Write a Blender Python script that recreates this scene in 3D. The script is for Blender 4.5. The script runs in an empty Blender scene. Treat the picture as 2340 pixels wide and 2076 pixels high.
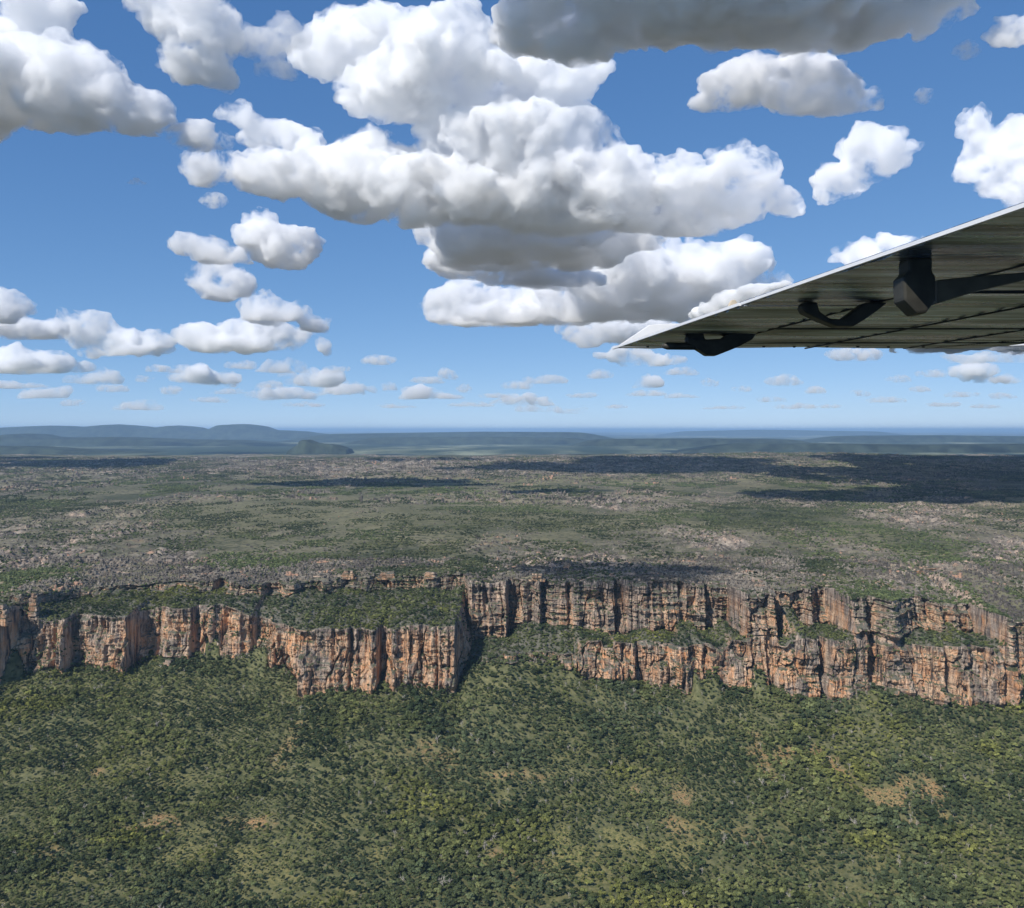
import bpy, math, random, bmesh, time
import numpy as np
from mathutils import Vector
T0 = time.time()
SC = bpy.context.scene

# ---------------------------------------------------------------- camera, sky, sun, exposure
F, PW, PH = 2026.0, 2340, 2076        # focal length and photo size in photo pixels
ZC, EY = 501.0, 983.0                 # camera height in metres, eye-level row of the photograph
SUN_AZ, SUN_EL = math.radians(38), math.radians(40)   # azimuth measured from behind the camera towards the left
cam = bpy.data.objects.new('camera', bpy.data.cameras.new('camera'))
SC.collection.objects.link(cam)
cam.location = (0, 0, ZC)
cam.rotation_euler = (math.pi / 2, 0, 0)
cam.data.sensor_width = 36
cam.data.lens = 36 * F / PW
cam.data.shift_y = -(PH / 2 - EY) / PW
cam.data.clip_start = 0.05
cam.data.clip_end = 600000
SC.camera = cam

world = bpy.data.worlds.new("World")
SC.world = world
world.use_nodes = True
wn = world.node_tree
bg = wn.nodes['Background']
sky = wn.nodes.new('ShaderNodeTexSky')
sky.sky_type = 'NISHITA'
sky.sun_disc = False
sky.sun_elevation = SUN_EL
sky.sun_rotation = math.radians(180) + SUN_AZ
sky.altitude = 500
sky.air_density = 0.4
sky.dust_density = 0.0
sky.ozone_density = 4.0
# the camera's response to the sky: each channel a power of the Nishita value
sp_ = wn.nodes.new('ShaderNodeSeparateColor'); cb_ = wn.nodes.new('ShaderNodeCombineColor')
wn.links.new(sky.outputs[0], sp_.inputs[0])
for i_, (g_, a_) in enumerate(((.79, 1.28), (.59, 1.90), (.42, 3.05))):
    p_ = wn.nodes.new('ShaderNodeMath'); p_.operation = 'POWER'; p_.inputs[1].default_value = g_
    q_ = wn.nodes.new('ShaderNodeMath'); q_.operation = 'MULTIPLY'; q_.inputs[1].default_value = a_
    wn.links.new(sp_.outputs[i_], p_.inputs[0]); wn.links.new(p_.outputs[0], q_.inputs[0]); wn.links.new(q_.outputs[0], cb_.inputs[i_])
wn.links.new(cb_.outputs[0], bg.inputs[0])
bg.inputs[1].default_value = 0.11

sun = bpy.data.objects.new('sun', bpy.data.lights.new('sun', 'SUN'))
SC.collection.objects.link(sun)
sdir = Vector((-math.cos(SUN_EL) * math.sin(SUN_AZ), -math.cos(SUN_EL) * math.cos(SUN_AZ), math.sin(SUN_EL)))
sun.rotation_euler = sdir.to_track_quat('Z', 'Y').to_euler()
sun.data.energy = 4.5
sun.data.angle = math.radians(0.5)
sun.data.color = (1.0, 0.955, 0.89)

SC.view_settings.view_transform = 'Standard'
SC.view_settings.look = 'None'
SC.view_settings.gamma = 1
SC.view_settings.exposure = 0.08
cy = SC.cycles
cy.max_bounces = 28
cy.volume_bounces = 28
cy.diffuse_bounces = 2
cy.glossy_bounces = 3
cy.transmission_bounces = 2
cy.transparent_max_bounces = 24
cy.use_adaptive_sampling = True
cy.adaptive_threshold = 0.02
cy.use_denoising = True
cy.caustics_reflective = False
cy.caustics_refractive = False

# ---------------------------------------------------------------- helpers
def tag(o, label=None, cat=None, group=None, kind=None):
    if label: o['label'] = label
    if cat: o['category'] = cat
    if group: o['group'] = group
    if kind: o['kind'] = kind
    return o

def link(o):
    SC.collection.objects.link(o)
    return o

def ss(x):
    x = np.clip(x, 0, 1)
    return x * x * (3 - 2 * x)

def h3(ix, iy, iz, s):
    h = (ix.astype(np.int64) * 374761393 + iy.astype(np.int64) * 668265263 + iz.astype(np.int64) * 1440662683 + s * 1274126177) & 0xffffffff
    h = ((h ^ (h >> 13)) * 1274126177) & 0xffffffff
    h = ((h ^ (h >> 15)) * 461845907) & 0xffffffff
    return ((h ^ (h >> 16)) & 0xffffff) / float(0xffffff)

def vn(x, y, z=None, s=0):
    x = np.asarray(x, float); y = np.asarray(y, float)
    x, y = np.broadcast_arrays(x, y)
    x0 = np.floor(x); y0 = np.floor(y)
    fx = x - x0; fy = y - y0
    fx = fx * fx * (3 - 2 * fx); fy = fy * fy * (3 - 2 * fy)
    if z is None:
        r = 0
        zz = np.zeros_like(x0)
        for a in (0, 1):
            for b in (0, 1):
                r = r + h3(x0 + a, y0 + b, zz, s) * (fx if a else 1 - fx) * (fy if b else 1 - fy)
        return r * 2 - 1
    z = np.broadcast_to(np.asarray(z, float), x.shape)
    z0 = np.floor(z); fz = z - z0; fz = fz * fz * (3 - 2 * fz)
    r = 0
    for a in (0, 1):
        for b in (0, 1):
            for e in (0, 1):
                r = r + h3(x0 + a, y0 + b, z0 + e, s) * (fx if a else 1 - fx) * (fy if b else 1 - fy) * (fz if e else 1 - fz)
    return r * 2 - 1

def fbm(x, y, n=4, s=0, g=0.5):
    r = 0; a = 1; t = 0
    for k in range(n):
        r = r + a * vn(x * 2 ** k + 17.3 * k, y * 2 ** k - 9.1 * k, None, s + k); t += a; a *= g
    return r / t

def mesh_np(name, V, Fq, smooth=True):
    me = bpy.data.meshes.new(name)
    n = len(V); k = Fq.shape[1]; m = len(Fq)
    me.vertices.add(n); me.vertices.foreach_set('co', V.astype('f').ravel())
    me.loops.add(m * k); me.loops.foreach_set('vertex_index', Fq.astype('i').ravel())
    me.polygons.add(m)
    me.polygons.foreach_set('loop_start', (np.arange(m) * k).astype('i'))
    me.polygons.foreach_set('loop_total', np.full(m, k, 'i'))
    me.polygons.foreach_set('use_smooth', np.full(m, smooth, bool))
    me.update(calc_edges=True)
    return me

def grid_mesh(name, X, Y, Z, smooth=True, attrs=None):
    R, C = X.shape
    V = np.stack([X, Y, Z], -1).reshape(-1, 3)
    i = np.arange(R * C).reshape(R, C)
    Q = np.stack([i[:-1, :-1], i[:-1, 1:], i[1:, 1:], i[1:, :-1]], -1).reshape(-1, 4)
    me = mesh_np(name, V, Q, smooth)
    for k, a in (attrs or {}).items():
        at = me.attributes.new(k, 'FLOAT', 'POINT')
        at.data.foreach_set('value', np.asarray(a, 'f').ravel())
    return me

# ---------------------------------------------------------------- materials
class NT:
    def __init__(self, name):
        self.m = bpy.data.materials.new(name); self.m.use_nodes = True
        self.t = self.m.node_tree; self.b = self.t.nodes['Principled BSDF']
        self.b.inputs['Specular IOR Level'].default_value = 0.15
    def n(self, typ, **kw):
        d = self.t.nodes.new(typ)
        for k, v in kw.items():
            if k.startswith('i_'):
                key = k[2:].replace('_', ' ')
                d.inputs[int(key) if key.isdigit() else key].default_value = v
            else: setattr(d, k, v)
        return d
    def l(self, a, b): self.t.links.new(a, b)
    def noise(self, vec, scale, detail=4, rough=0.55, lo=0.35, hi=0.65):
        d = self.n('ShaderNodeTexNoise', i_Scale=scale, i_Detail=detail, i_Roughness=rough)
        self.l(vec, d.inputs['Vector'])
        r = self.n('ShaderNodeMapRange', i_1=lo, i_2=hi); r.clamp = True
        self.l(d.outputs['Fac'], r.inputs[0])
        return r.outputs[0]
    def mix(self, f, a, b):
        d = self.n('ShaderNodeMix', data_type='RGBA')
        for s, v in ((0, f), (6, a), (7, b)):
            if isinstance(v, (tuple, float, int)):
                d.inputs[s].default_value = v if not isinstance(v, tuple) else (*v, 1)
            else: self.l(v, d.inputs[s])
        return d.outputs[2]
    def math(self, op, a, b=0.0, c=0.0):
        d = self.n('ShaderNodeMath', operation=op)
        for s, v in enumerate((a, b, c)):
            if isinstance(v, (float, int)): d.inputs[s].default_value = v
            else: self.l(v, d.inputs[s])
        return d.outputs[0]
    def map(self, vec, sc, rot=(0, 0, 0)):
        d = self.n('ShaderNodeMapping'); d.inputs['Scale'].default_value = sc; d.inputs['Rotation'].default_value = rot
        self.l(vec, d.inputs[0]); return d.outputs[0]
    def attr(self, name):
        return self.n('ShaderNodeAttribute', attribute_name=name).outputs['Fac']

def mat_plain(name, col, rough=0.6, metal=0.0, spec=0.3, nscale=30, var=0.12):
    k = NT(name); g = k.n('ShaderNodeNewGeometry')
    f = k.noise(g.outputs['Position'], nscale, 3)
    k.l(k.mix(f, tuple(c * (1 - var) for c in col), tuple(min(1, c * (1 + var)) for c in col)), k.b.inputs['Base Color'])
    k.b.inputs['Roughness'].default_value = rough; k.b.inputs['Metallic'].default_value = metal
    k.b.inputs['Specular IOR Level'].default_value = spec
    return k.m

def mat_cliff():
    k = NT('cliff_rock'); g = k.n('ShaderNodeNewGeometry'); P = g.outputs['Position']
    b1 = k.noise(k.map(P, (.034, .034, .018)), 1, 4, .62, .40, .53)      # fresh orange panels
    b2 = k.noise(k.map(P, (.10, .10, .03)), 1, 5, .65, .38, .62)
    st = k.noise(k.map(P, (.20, .20, .010)), 1, 5, .72, .48, .56)        # vertical dark water stains
    st2 = k.noise(k.map(P, (.045, .045, .010)), 1, 3, .6, .42, .58)
    bed = k.noise(k.map(P, (.012, .012, .55)), 1, 3, .6, .35, .65)
    fine = k.noise(P, .45, 6, .7, .3, .7)
    grey = k.mix(b2, (.145, .12, .105), (.58, .46, .36))
    orange = k.mix(b2, (.78, .36, .15), (.86, .58, .36))
    c = k.mix(k.math('MULTIPLY', b1, k.attr('orange')), grey, orange)
    c = k.mix(k.math('MULTIPLY', bed, .30), c, (.48, .36, .28))
    up = k.math('ADD', k.math('MULTIPLY', k.attr('top'), .75), .25)
    c = k.mix(k.math('MULTIPLY', k.math('MULTIPLY', st, k.math('MAXIMUM', st2, k.math('MULTIPLY', up, .9))), .95), c, (.045, .042, .04))
    c = k.mix(k.math('MULTIPLY', fine, .20), c, (.12, .09, .07))
    # flat tops carry lichen, soil and dry grass
    sp = k.n('ShaderNodeSeparateXYZ'); k.l(g.outputs['Normal'], sp.inputs[0])
    r = k.n('ShaderNodeMapRange', i_1=.45, i_2=.75); k.l(sp.outputs[2], r.inputs[0])
    top = k.mix(k.noise(P, .08, 5, .6, .4, .6), (.085, .095, .045), (.20, .185, .145))
    c = k.mix(r.outputs[0], c, top)
    k.l(c, k.b.inputs['Base Color']); k.b.inputs['Roughness'].default_value = .95
    bp = k.n('ShaderNodeBump', i_Strength=.9, i_Distance=1.2)
    k.l(k.math('ADD', fine, k.math('MULTIPLY', st, -.6)), bp.inputs['Height']); k.l(bp.outputs[0], k.b.inputs['Normal'])
    return k.m

def mat_ground():
    k = NT('woodland_floor'); g = k.n('ShaderNodeNewGeometry'); P = g.outputs['Position']
    c = k.mix(k.noise(P, .09, 5, .6, .35, .65), (.065, .078, .034), (.19, .18, .085))
    bare = k.math('MULTIPLY', k.attr('bare'), k.noise(P, .16, 5, .7, .36, .52))
    soil = k.mix(k.noise(P, .12, 4, .6, .4, .6), (.46, .25, .115), (.38, .27, .13))
    soil = k.mix(k.noise(P, .5, 4, .6, .5, .62), soil, (.10, .10, .045))
    c = k.mix(bare, c, soil)
    straw = k.mix(k.noise(P, .25, 5, .7, .40, .6), (.30, .255, .10), (.11, .12, .045))
    c = k.mix(k.attr('straw'), c, straw)
    k.l(c, k.b.inputs['Base Color']); k.b.inputs['Roughness'].default_value = 1
    return k.m

def mat_plateau():
    k = NT('plateau_scrub'); g = k.n('ShaderNodeNewGeometry'); P = g.outputs['Position']
    green = k.mix(k.noise(P, .003, 4, .6, .4, .6), (.080, .085, .046), (.185, .170, .100))
    green = k.mix(k.noise(P, .06, 6, .7, .48, .62), green, (.03, .036, .02))
    rock = k.mix(k.noise(P, .035, 7, .75, .42, .6), (.10, .083, .068), (.38, .32, .255))
    rock = k.mix(k.noise(P, .012, 4, .6, .6, .7), rock, (.42, .27, .18))
    r = k.math('MULTIPLY', k.noise(P, .03, 6, .7, .38, .5), k.attr('rock'))
    c = k.mix(r, green, rock)
    straw = k.mix(k.noise(P, .02, 5, .7, .4, .6), (.22, .20, .11), (.13, .13, .07))
    c = k.mix(k.attr('straw'), c, straw)
    sp = k.n('ShaderNodeSeparateXYZ'); k.l(g.outputs['True Normal'], sp.inputs[0])
    r = k.n('ShaderNodeMapRange', i_1=.80, i_2=.60); k.l(sp.outputs[2], r.inputs[0])
    c = k.mix(r.outputs[0], c, k.mix(k.noise(P, .15, 5, .7, .4, .6), (.13, .105, .085), (.52, .38, .28)))
    k.l(c, k.b.inputs['Base Color']); k.b.inputs['Roughness'].default_value = 1
    return k.m

def mat_far(name='far_country'):
    k = NT(name); g = k.n('ShaderNodeNewGeometry'); P = g.outputs['Position']
    c = k.mix(k.noise(k.map(P, (1, .45, 1)), .0011, 6, .65, .4, .62), (.04, .06, .035), (.27, .28, .17))
    c = k.mix(k.noise(k.map(P, (1, .22, 1)), .00022, 4, .6, .46, .56), c, (.035, .055, .032))  # broad dark bands painted in as cloud shadows on the lowland
    k.l(c, k.b.inputs['Base Color']); k.b.inputs['Roughness'].default_value = 1
    return k.m

def mat_leaf(name, kind):
    """foliage whose hue changes from place to place and from plant to plant"""
    k = NT(name); o = k.n('ShaderNodeObjectInfo'); L = o.outputs['Location']; g = k.n('ShaderNodeNewGeometry')
    if kind == 'tree':
        c = k.mix(k.noise(L, .013, 4, .6, .44, .56), (.050, .072, .034), (.165, .185, .070))
        c = k.mix(k.noise(L, .004, 3, .6, .48, .62), c, (.100, .128, .066))
        c = k.mix(k.noise(L, .006, 3, .6, .54, .66), c, (.205, .215, .060))
    else:
        c = k.mix(k.noise(L, .008, 4, .6, .42, .58), (.032, .042, .022), (.085, .092, .046))
        c = k.mix(k.noise(L, .0016, 3, .6, .48, .58), c, (.085, .105, .045))
    rnd = k.n('ShaderNodeValToRGB'); k.l(o.outputs['Random'], rnd.inputs[0])
    e = rnd.color_ramp.elements; e[0].color = (.35, .38, .38, 1); e[1].color = (2.0, 1.9, 1.7, 1); e[1].position = 1.0
    m = e.new(.5); m.color = (.95, .95, .95, 1); m = e.new(.84); m.color = (1.35, 1.3, 1.25, 1); m = e.new(.93); m.color = (1.9, 1.75, 1.7, 1)
    mm = k.n('ShaderNodeMix', data_type='RGBA', blend_type='MULTIPLY', i_0=1.0)
    k.l(c, mm.inputs[6]); k.l(rnd.outputs[0], mm.inputs[7])
    c2 = k.mix(k.noise(g.outputs['Position'], .9, 2, .5, .3, .7), mm.outputs[2], (.045, .06, .02))
    mx = k.n('ShaderNodeMix', data_type='RGBA', i_0=.35); k.l(mm.outputs[2], mx.inputs[6]); k.l(c2, mx.inputs[7])
    k.l(mx.outputs[2], k.b.inputs['Base Color']); k.b.inputs['Roughness'].default_value = .8
    return k.m

def mat_boulder():
    k = NT('weathered_sandstone'); o = k.n('ShaderNodeObjectInfo'); L = o.outputs['Location']; g = k.n('ShaderNodeNewGeometry')
    P = g.outputs['Position']
    c = k.mix(k.noise(L, .01, 3, .6, .4, .6), (.13, .115, .098), (.31, .27, .215))
    c = k.mix(k.noise(P, .22, 5, .7, .46, .6), c, (.055, .048, .042))
    c = k.mix(k.noise(L, .02, 3, .6, .62, .7), c, (.50, .30, .20))
    k.l(c, k.b.inputs['Base Color']); k.b.inputs['Roughness'].default_value = .95
    return k.m

# ---------------------------------------------------------------- the escarpment as a swept profile
TAB = np.array([  # photo column, y of lower face, row of its foot, row of its rim, y of upper face, row of its foot, row of its rim
 (-700, 1430, 1560, 1430, 1530, 1375, 1352), (-300, 1410, 1565, 1420, 1520, 1372, 1350), (0, 1400, 1575, 1412, 1480, 1372, 1354), (40, 1390, 1565, 1405, 1470, 1372, 1356),
 (100, 1440, 1535, 1425, 1560, 1372, 1352), (290, 1450, 1530, 1412, 1600, 1350, 1332), (350, 1470, 1508, 1397, 1600, 1345, 1327),
 (450, 1480, 1498, 1387, 1580, 1350, 1324), (520, 1480, 1505, 1395, 1540, 1362, 1335), (640, 1470, 1530, 1430, 1560, 1356, 1332),
 (692, 1450, 1560, 1442, 1580, 1350, 1328), (702, 1400, 1592, 1440, 1580, 1350, 1326), (760, 1395, 1585, 1438, 1600, 1346, 1323), (880, 1400, 1572, 1437, 1600, 1344, 1320),
 (1050, 1400, 1572, 1432, 1580, 1346, 1318), (1075, 1450, 1512, 1500, 1520, 1455, 1328), (1160, 1440, 1502, 1492, 1520, 1450, 1330),
 (1200, 1440, 1508, 1495, 1530, 1422, 1330), (1320, 1440, 1530, 1498, 1520, 1425, 1334), (1345, 1430, 1548, 1470, 1510, 1438, 1332),
 (1430, 1430, 1555, 1465, 1500, 1450, 1330), (1500, 1420, 1570, 1475, 1490, 1445, 1332), (1650, 1420, 1572, 1470, 1490, 1440, 1342),
 (1740, 1400, 1580, 1462, 1480, 1435, 1347), (1840, 1390, 1598, 1458, 1480, 1430, 1347), (1960, 1400, 1570, 1465, 1480, 1425, 1347),
 (2000, 1400, 1580, 1470, 1480, 1425, 1352), (2130, 1380, 1612, 1480, 1470, 1440, 1370), (2230, 1380, 1612, 1485, 1480, 1445, 1387),
 (2340, 1400, 1592, 1490, 1500, 1450, 1392), (2800, 1400, 1600, 1490, 1500, 1450, 1400), (3100, 1400, 1600, 1490, 1500, 1450, 1400)], float)
XT = (TAB[:, 0] - 1170) / F * 1450
ZB = ZC - (TAB[:, 2] - EY) * TAB[:, 1] / F
ZL = ZC - (TAB[:, 3] - EY) * TAB[:, 1] / F
ZUB = ZC - (TAB[:, 5] - EY) * TAB[:, 4] / F
ZU = ZC - (TAB[:, 6] - EY) * TAB[:, 4] / F
# recesses: column, tier, depth in metres, width over which the wall comes forward again
REC = [(-120, 'l', 40, 100), (39, 'l', 42, 80), (153, 'l', 34, 110), (286, 'l', 50, 120), (425, 'b', 26, 45), (236, 'l', 8, 10), (120, 'l', 9, 10), (330, 'l', 10, 8),
       (560, 'b', 16, 70), (872, 'l', 26, 26), (806, 'l', 8, 12), (770, 'l', 6, 8), (965, 'l', 9, 12), (1000, 'l', 6, 6), (1044, 'l', 30, 30), (1156, 'u', 40, 40), (1235, 'u', 12, 20), (1180, 'l', 10, 30),
       (1300, 'u', 12, 20), (1412, 'u', 26, 50), (1445, 'l', 16, 45), (1560, 'u', 10, 20), (1622, 'u', 30, 110), (1734, 'l', 12, 20), (1843, 'l', 26, 20), (1883, 'u', 22, 40), (1760, 'u', 10, 18),
       (1956, 'l', 26, 40), (1982, 'u', 16, 14), (2050, 'l', 10, 14), (2100, 'u', 16, 24), (2060, 'u', 8, 12), (2108, 'l', 18, 40), (2196, 'l', 7, 10), (2232, 'b', 16, 24), (2281, 'l', 14, 36), (2400, 'b', 25, 60), (2560, 'b', 30, 80)]

def wob(x):
    return 9 * fbm(x / 70., x * 0, 3, 5)

def prof(x, sharp=True):
    """y and z of the foot and rim of both tiers at world x"""
    g = lambda a: np.interp(x, XT, a)
    yl, yu = g(TAB[:, 1]), g(TAB[:, 4])
    if sharp:
        px = 1170 + x * F / 1450
        for p0, t, d, w in REC:
            r = d * np.clip((px - p0) / 6, 0, 1) * (1 - ss((px - p0 - 6) / w))
            if t in 'lb': yl = yl + r
            if t in 'ub': yu = yu + r
        w1 = 8 * (1 - np.abs(vn(x / 34., x * 0, None, 3)) * 2) + 3.5 * (1 - np.abs(vn(x / 12., x * 0 + 3, None, 4)) * 2)
        yl = yl - w1 + wob(x)
        yu = yu - (11 * (1 - np.abs(vn(x / 30. + 40, x * 0, None, 7)) * 2) + 4 * (1 - np.abs(vn(x / 11., x * 0 + 9, None, 8)) * 2)) + wob(x + 300)
        yu = np.maximum(yu, yl + 14)
    sm = 7 * fbm(x / 48., x * 0 + 1, 4, 11)
    zb_ = g(ZB) + 8 * fbm(x / 40., x * 0 + 5, 3, 13); zl_ = g(ZL) + sm; zub_ = g(ZUB) + sm * .7; zu_ = g(ZU) + 7 * fbm(x / 45., x * 0 + 2, 4, 12)
    if sharp:
        n1 = vn(x / 62., x * 0 + 3.3, None, 190) + .35 * vn(x / 17., x * 0, None, 191)
        gul = ss((n1 - .38) * 3.2)                                   # gullies where rubble and trees climb the lower wall
        gul = gul * (1 - ss((px - 690) / 20) * ss((1070 - px) / 20))
        zb_ = zb_ + gul * .42 * np.maximum(zl_ - zb_, 0); yl = yl + gul * 10
        n2 = vn(x / 55. + 11, x * 0 + 6.1, None, 192) + .35 * vn(x / 15., x * 0, None, 193)
        g2 = ss((n2 - .30) * 3.0)
        zub_ = zub_ + g2 * .6 * np.maximum(zu_ - zub_, 0) + 9 * fbm(x / 30., x * 0 + 8, 3, 14)
        n3 = vn(x / 80. + 5, x * 0 + 9.1, None, 194)
        mg = ss((n3 - .12) * 4) * ss((px - 1330) / 40)                # stretches where the ledge pinches out and both tiers join
        yu = yu + (yl + 9 - yu) * mg
        zub_ = zub_ + (zl_ + 5 - zub_) * mg * .8
        zub_ = np.minimum(zub_, zu_ - 2)
        n4 = vn(x / 26. + 2, x * 0 + 4.1, None, 195)
        zl_ = zl_ - ss((n4 - .35) * 3) * 13 * ss((px - 1330) / 40); zl_ = np.maximum(zl_, zb_ + 3)
        yu = np.maximum(yu, yl + 8)
    return yl, zb_, zl_, yu, zub_, zu_

# columns spread evenly along the winding wall
xf = np.linspace(-1150, 1150, 40001)
a = prof(xf)
ds = np.abs(np.diff(xf)) + .5 * np.abs(np.diff(a[0])) + .4 * np.abs(np.diff(a[3]))
S = np.concatenate([[0], np.cumsum(ds)])
NC = 3400
xc = np.interp(np.linspace(0, S[-1], NC), S, xf)
yl, zb, zl, yu, zub, zu = prof(xc)
yl0 = np.interp(xc, XT, TAB[:, 1])

ysm = np.interp(xf, XT, TAB[:, 1])
_kern = np.hanning(1401); _kern /= _kern.sum()
ysm = np.convolve(np.pad(prof(xf)[0], 700, mode='edge'), _kern, 'valid')      # wall line without its small corners
def ylb(x): return np.interp(x, xc, yl)
def yls(x): return np.interp(x, xf, ysm)
def hg(x, y):
    """height of the woodland floor"""
    e = yls(x) - 5
    t = np.clip((y - 940) / (e - 940), 0, 1)
    und = 7 * fbm(x / 170., y / 170., 3, 21) + 1.5 * fbm(x / 30., y / 30., 2, 25)
    und = und * (1 - .6 * t)
    zbs = np.interp(x, XT, ZB)
    fan = ss(1 - (e + 5 - y) / (38 + 22 * vn(x / 50., x * 0, None, 198)))               # rubble and trees banked up in the gullies, close to the wall only
    return np.maximum(-9, und + zbs * (t ** 1.7) + (np.interp(x, xc, zb) - zbs) * fan)

RIDGE = lambda x, y: 40 * np.exp(-((x - 2600) / 1700.) ** 2 - ((y - 8300) / 1500.) ** 2)
def rockmask(x, y):
    m = ss((fbm(x / 420., y / 700., 4, 31) + .12) * 3.2)
    m2 = ss((fbm(x / 150., y / 260., 3, 37) + .05) * 3)
    near = ss(1 - (y - 1560) / 1100) * .85
    rg = np.exp(-((x - 300) / 2600.) ** 2 - ((y - 6200) / 1300.) ** 2) * 1.1
    return np.clip(m * (.35 + .65 * m2) + near * m2 + rg, 0, 1)

def stairs(x, y):
    """low sandstone steps facing the valley"""
    q = y / 46. + 1.6 * fbm(x / 190., y / 130., 4, 181)
    m = ss((fbm(x / 260., y / 200., 3, 183) + .16) * 4) * ss((3600 - y) / 1200)
    return m * 3.6 * (ss((q - np.floor(q)) * 7) - (q - np.floor(q)))
def hp(x, y, fine=True):
    """height of the plateau"""
    z = 232 + 10 * fbm(x / 900., y / 900., 3, 41) + ss((y - 1800) / 3000) * 8 * fbm(x / 400., y / 600., 3, 43)
    z = z + RIDGE(x, y) + 14 * np.exp(-((x + 1500) / 1200.) ** 2 - ((y - 7300) / 900.) ** 2) + 42 * np.exp(-((x - 300) / 2300.) ** 2 - ((y - 6700) / 900.) ** 2) * (1 + .35 * fbm(x / 260., y / 320., 4, 45))
    if fine:
        m = rockmask(x, y)
        q = fbm(x / 60., y / 60., 4, 51)
        st = np.floor(q * 6) / 6 + .5 * ss((q * 6 - np.floor(q * 6)) * 4 - 1.5) / 6
        z = z + m * (15 * st + 7.5 * np.abs(vn(x / 11., y / 11., None, 55)) * ss((q + .2) * 3))
        z = z + 1.2 * vn(x / 16., y / 16., None, 57) + stairs(x, y)
    far = ss((y - 9300) / 2500)
    return z * (1 - far) + 118 * far

# ground sheet (woodland floor)
R1 = 150
t = np.linspace(0, 1, R1)[:, None]
X = np.repeat(xc[None, ::4], R1, 0)
Yg = 250 + (yl[None, ::4] - 3 - 250) * (1 - (1 - t) ** 1.5)
Z = hg(X, Yg)
CLEAR = [  # bare soil clearings: photo column, row, half width, half height, strength
 (2030, 1825, 45, 22, 1), (2120, 1820, 50, 26, 1), (2090, 1790, 50, 12, .8), (1800, 1710, 30, 16, .8), (1920, 1755, 20, 20, .9), (1860, 1700, 25, 14, .6), (340, 1885, 60, 16, .9), (605, 1873, 50, 14, .9), (560,1880,50,12,.6),
 (1165, 1965, 70, 26, .8), (230, 1760, 22, 10, .7), (660, 1640, 26, 30, .5), (1195, 1765, 70, 7, .7), (1560, 1830, 25, 30, .7), (1555, 1900, 30, 20, .8), (120, 1955, 40, 12, .5),
 (1455, 1815, 14, 14, .7), (2090, 1885, 35, 8, .5), (1730, 1910, 60, 14, .4), (960, 1690, 60, 14, .5), (1010, 1715, 40, 14, .4), (1740, 1720, 22, 30, .6)]
STRAW = [(700, 2040, 160, 22, .5), (1180, 2040, 160, 18, .55), (1900, 2040, 160, 18, .5), (200, 2000, 90, 20, .5), (1080, 1880, 90, 20, .5), (1830, 1980, 90, 20, .5), (2220, 1880, 60, 16, .45), (320, 1700, 70, 14, .35), (1500, 1760, 80, 14, .4), (430, 1940, 60, 45, .8), (560, 1950, 60, 30, .8), (620, 1985, 90, 30, .7), (1300, 1950, 50, 45, 1), (1320, 1975, 60, 30, .9), (1430, 1935, 70, 35, .9), (1560, 1960, 60, 40, .9),
 (1620, 1900, 60, 26, .5), (1760, 1860, 50, 36, .5), (860, 1960, 60, 16, .8), (740, 1880, 60, 20, .5), (2030, 1975, 60, 22, .6), (400, 1790, 60, 18, .5), (2180, 1980, 40, 12, .4),
 (1430, 2010, 90, 24, .5), (900, 1730, 60, 24, .4), (1640, 1690, 50, 14, .5), (1950, 1800, 90, 24, .35), (2290, 1950, 30, 16, .5), (1130,1650,60,30,.35),(1300,1640,60,30,.3)]
def blots(L, x, y, z=None):
    """patches of the woodland floor, each laid out as an ellipse on the ground"""
    r = np.zeros(np.shape(x))
    w = .9 * fbm(x / 20., y / 20., 4, 61)
    for px, row, a, b, s in L:
        yy = 1150.
        for _ in range(6): yy = F * (ZC - float(hg(np.array([(px - 1170) / F * yy]), np.array([yy]))[0])) / (row - EY)
        xx = (px - 1170) / F * yy
        ax = a * yy / F; ay = b * yy * yy / F / (ZC - 20)
        d = ((x - xx) / ax) ** 2 + ((y - yy) / ay) ** 2
        r = np.maximum(r, s * ss((1.5 - d + w * 3.4) * .5))
    return r
me = grid_mesh('ground', X, Yg, Z, True, {'bare': blots(CLEAR, X, Yg), 'straw': blots(STRAW, X, Yg)})
me.materials.append(mat_ground())
ground = tag(link(bpy.data.objects.new('ground', me)), kind='structure')

# cliff sheet: talus lip, lower face, ledge, upper face
def seg(n, a, b, e=1.0):
    u = np.linspace(0, 1, n, endpoint=False)[:, None]
    return u, a + (b - a) * u ** e
rows_y, rows_z, rows_w, rows_t, rows_l = [], [], [], [], []
x2 = xc[None, :]
u, y_ = seg(10, yl - 14, yl - 2); z_ = hg(np.repeat(x2, 10, 0), y_) - .6
rows_y.append(y_); rows_z.append(z_); rows_w.append(u * 0 + 0 * y_); rows_t.append(u + 0 * y_); rows_l.append(0 * y_ + 1)
n = 110; u, _ = seg(n, yl, yl); y_ = yl - 2 + 5 * u; z_ = (zb - 1) + (zl - zb + 1) * u
rows_y.append(y_); rows_z.append(z_); rows_w.append(0 * y_ + 1); rows_t.append(u + 0 * y_); rows_l.append(0 * y_ + 1)
n = 60; u, _ = seg(n, yl, yl); y_ = (yl + 3) + (yu - 3 - yl) * u; z_ = zl + (zub - zl) * (u ** .9)
z_ = z_ + 3.0 * fbm(x2 / 26. + 0 * u, y_ / 26., 3, 71) * np.sin(np.pi * u) + 2 * np.sin(np.pi * u)
rows_y.append(y_); rows_z.append(z_); rows_w.append(.25 * np.sin(np.pi * u) ** .2 + 0 * y_); rows_t.append(0 * y_ + .5); rows_l.append(0 * y_)
n = 90; u, _ = seg(n, yl, yl); y_ = yu - 1 + 4 * u; z_ = zub + (zu - zub) * u
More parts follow.
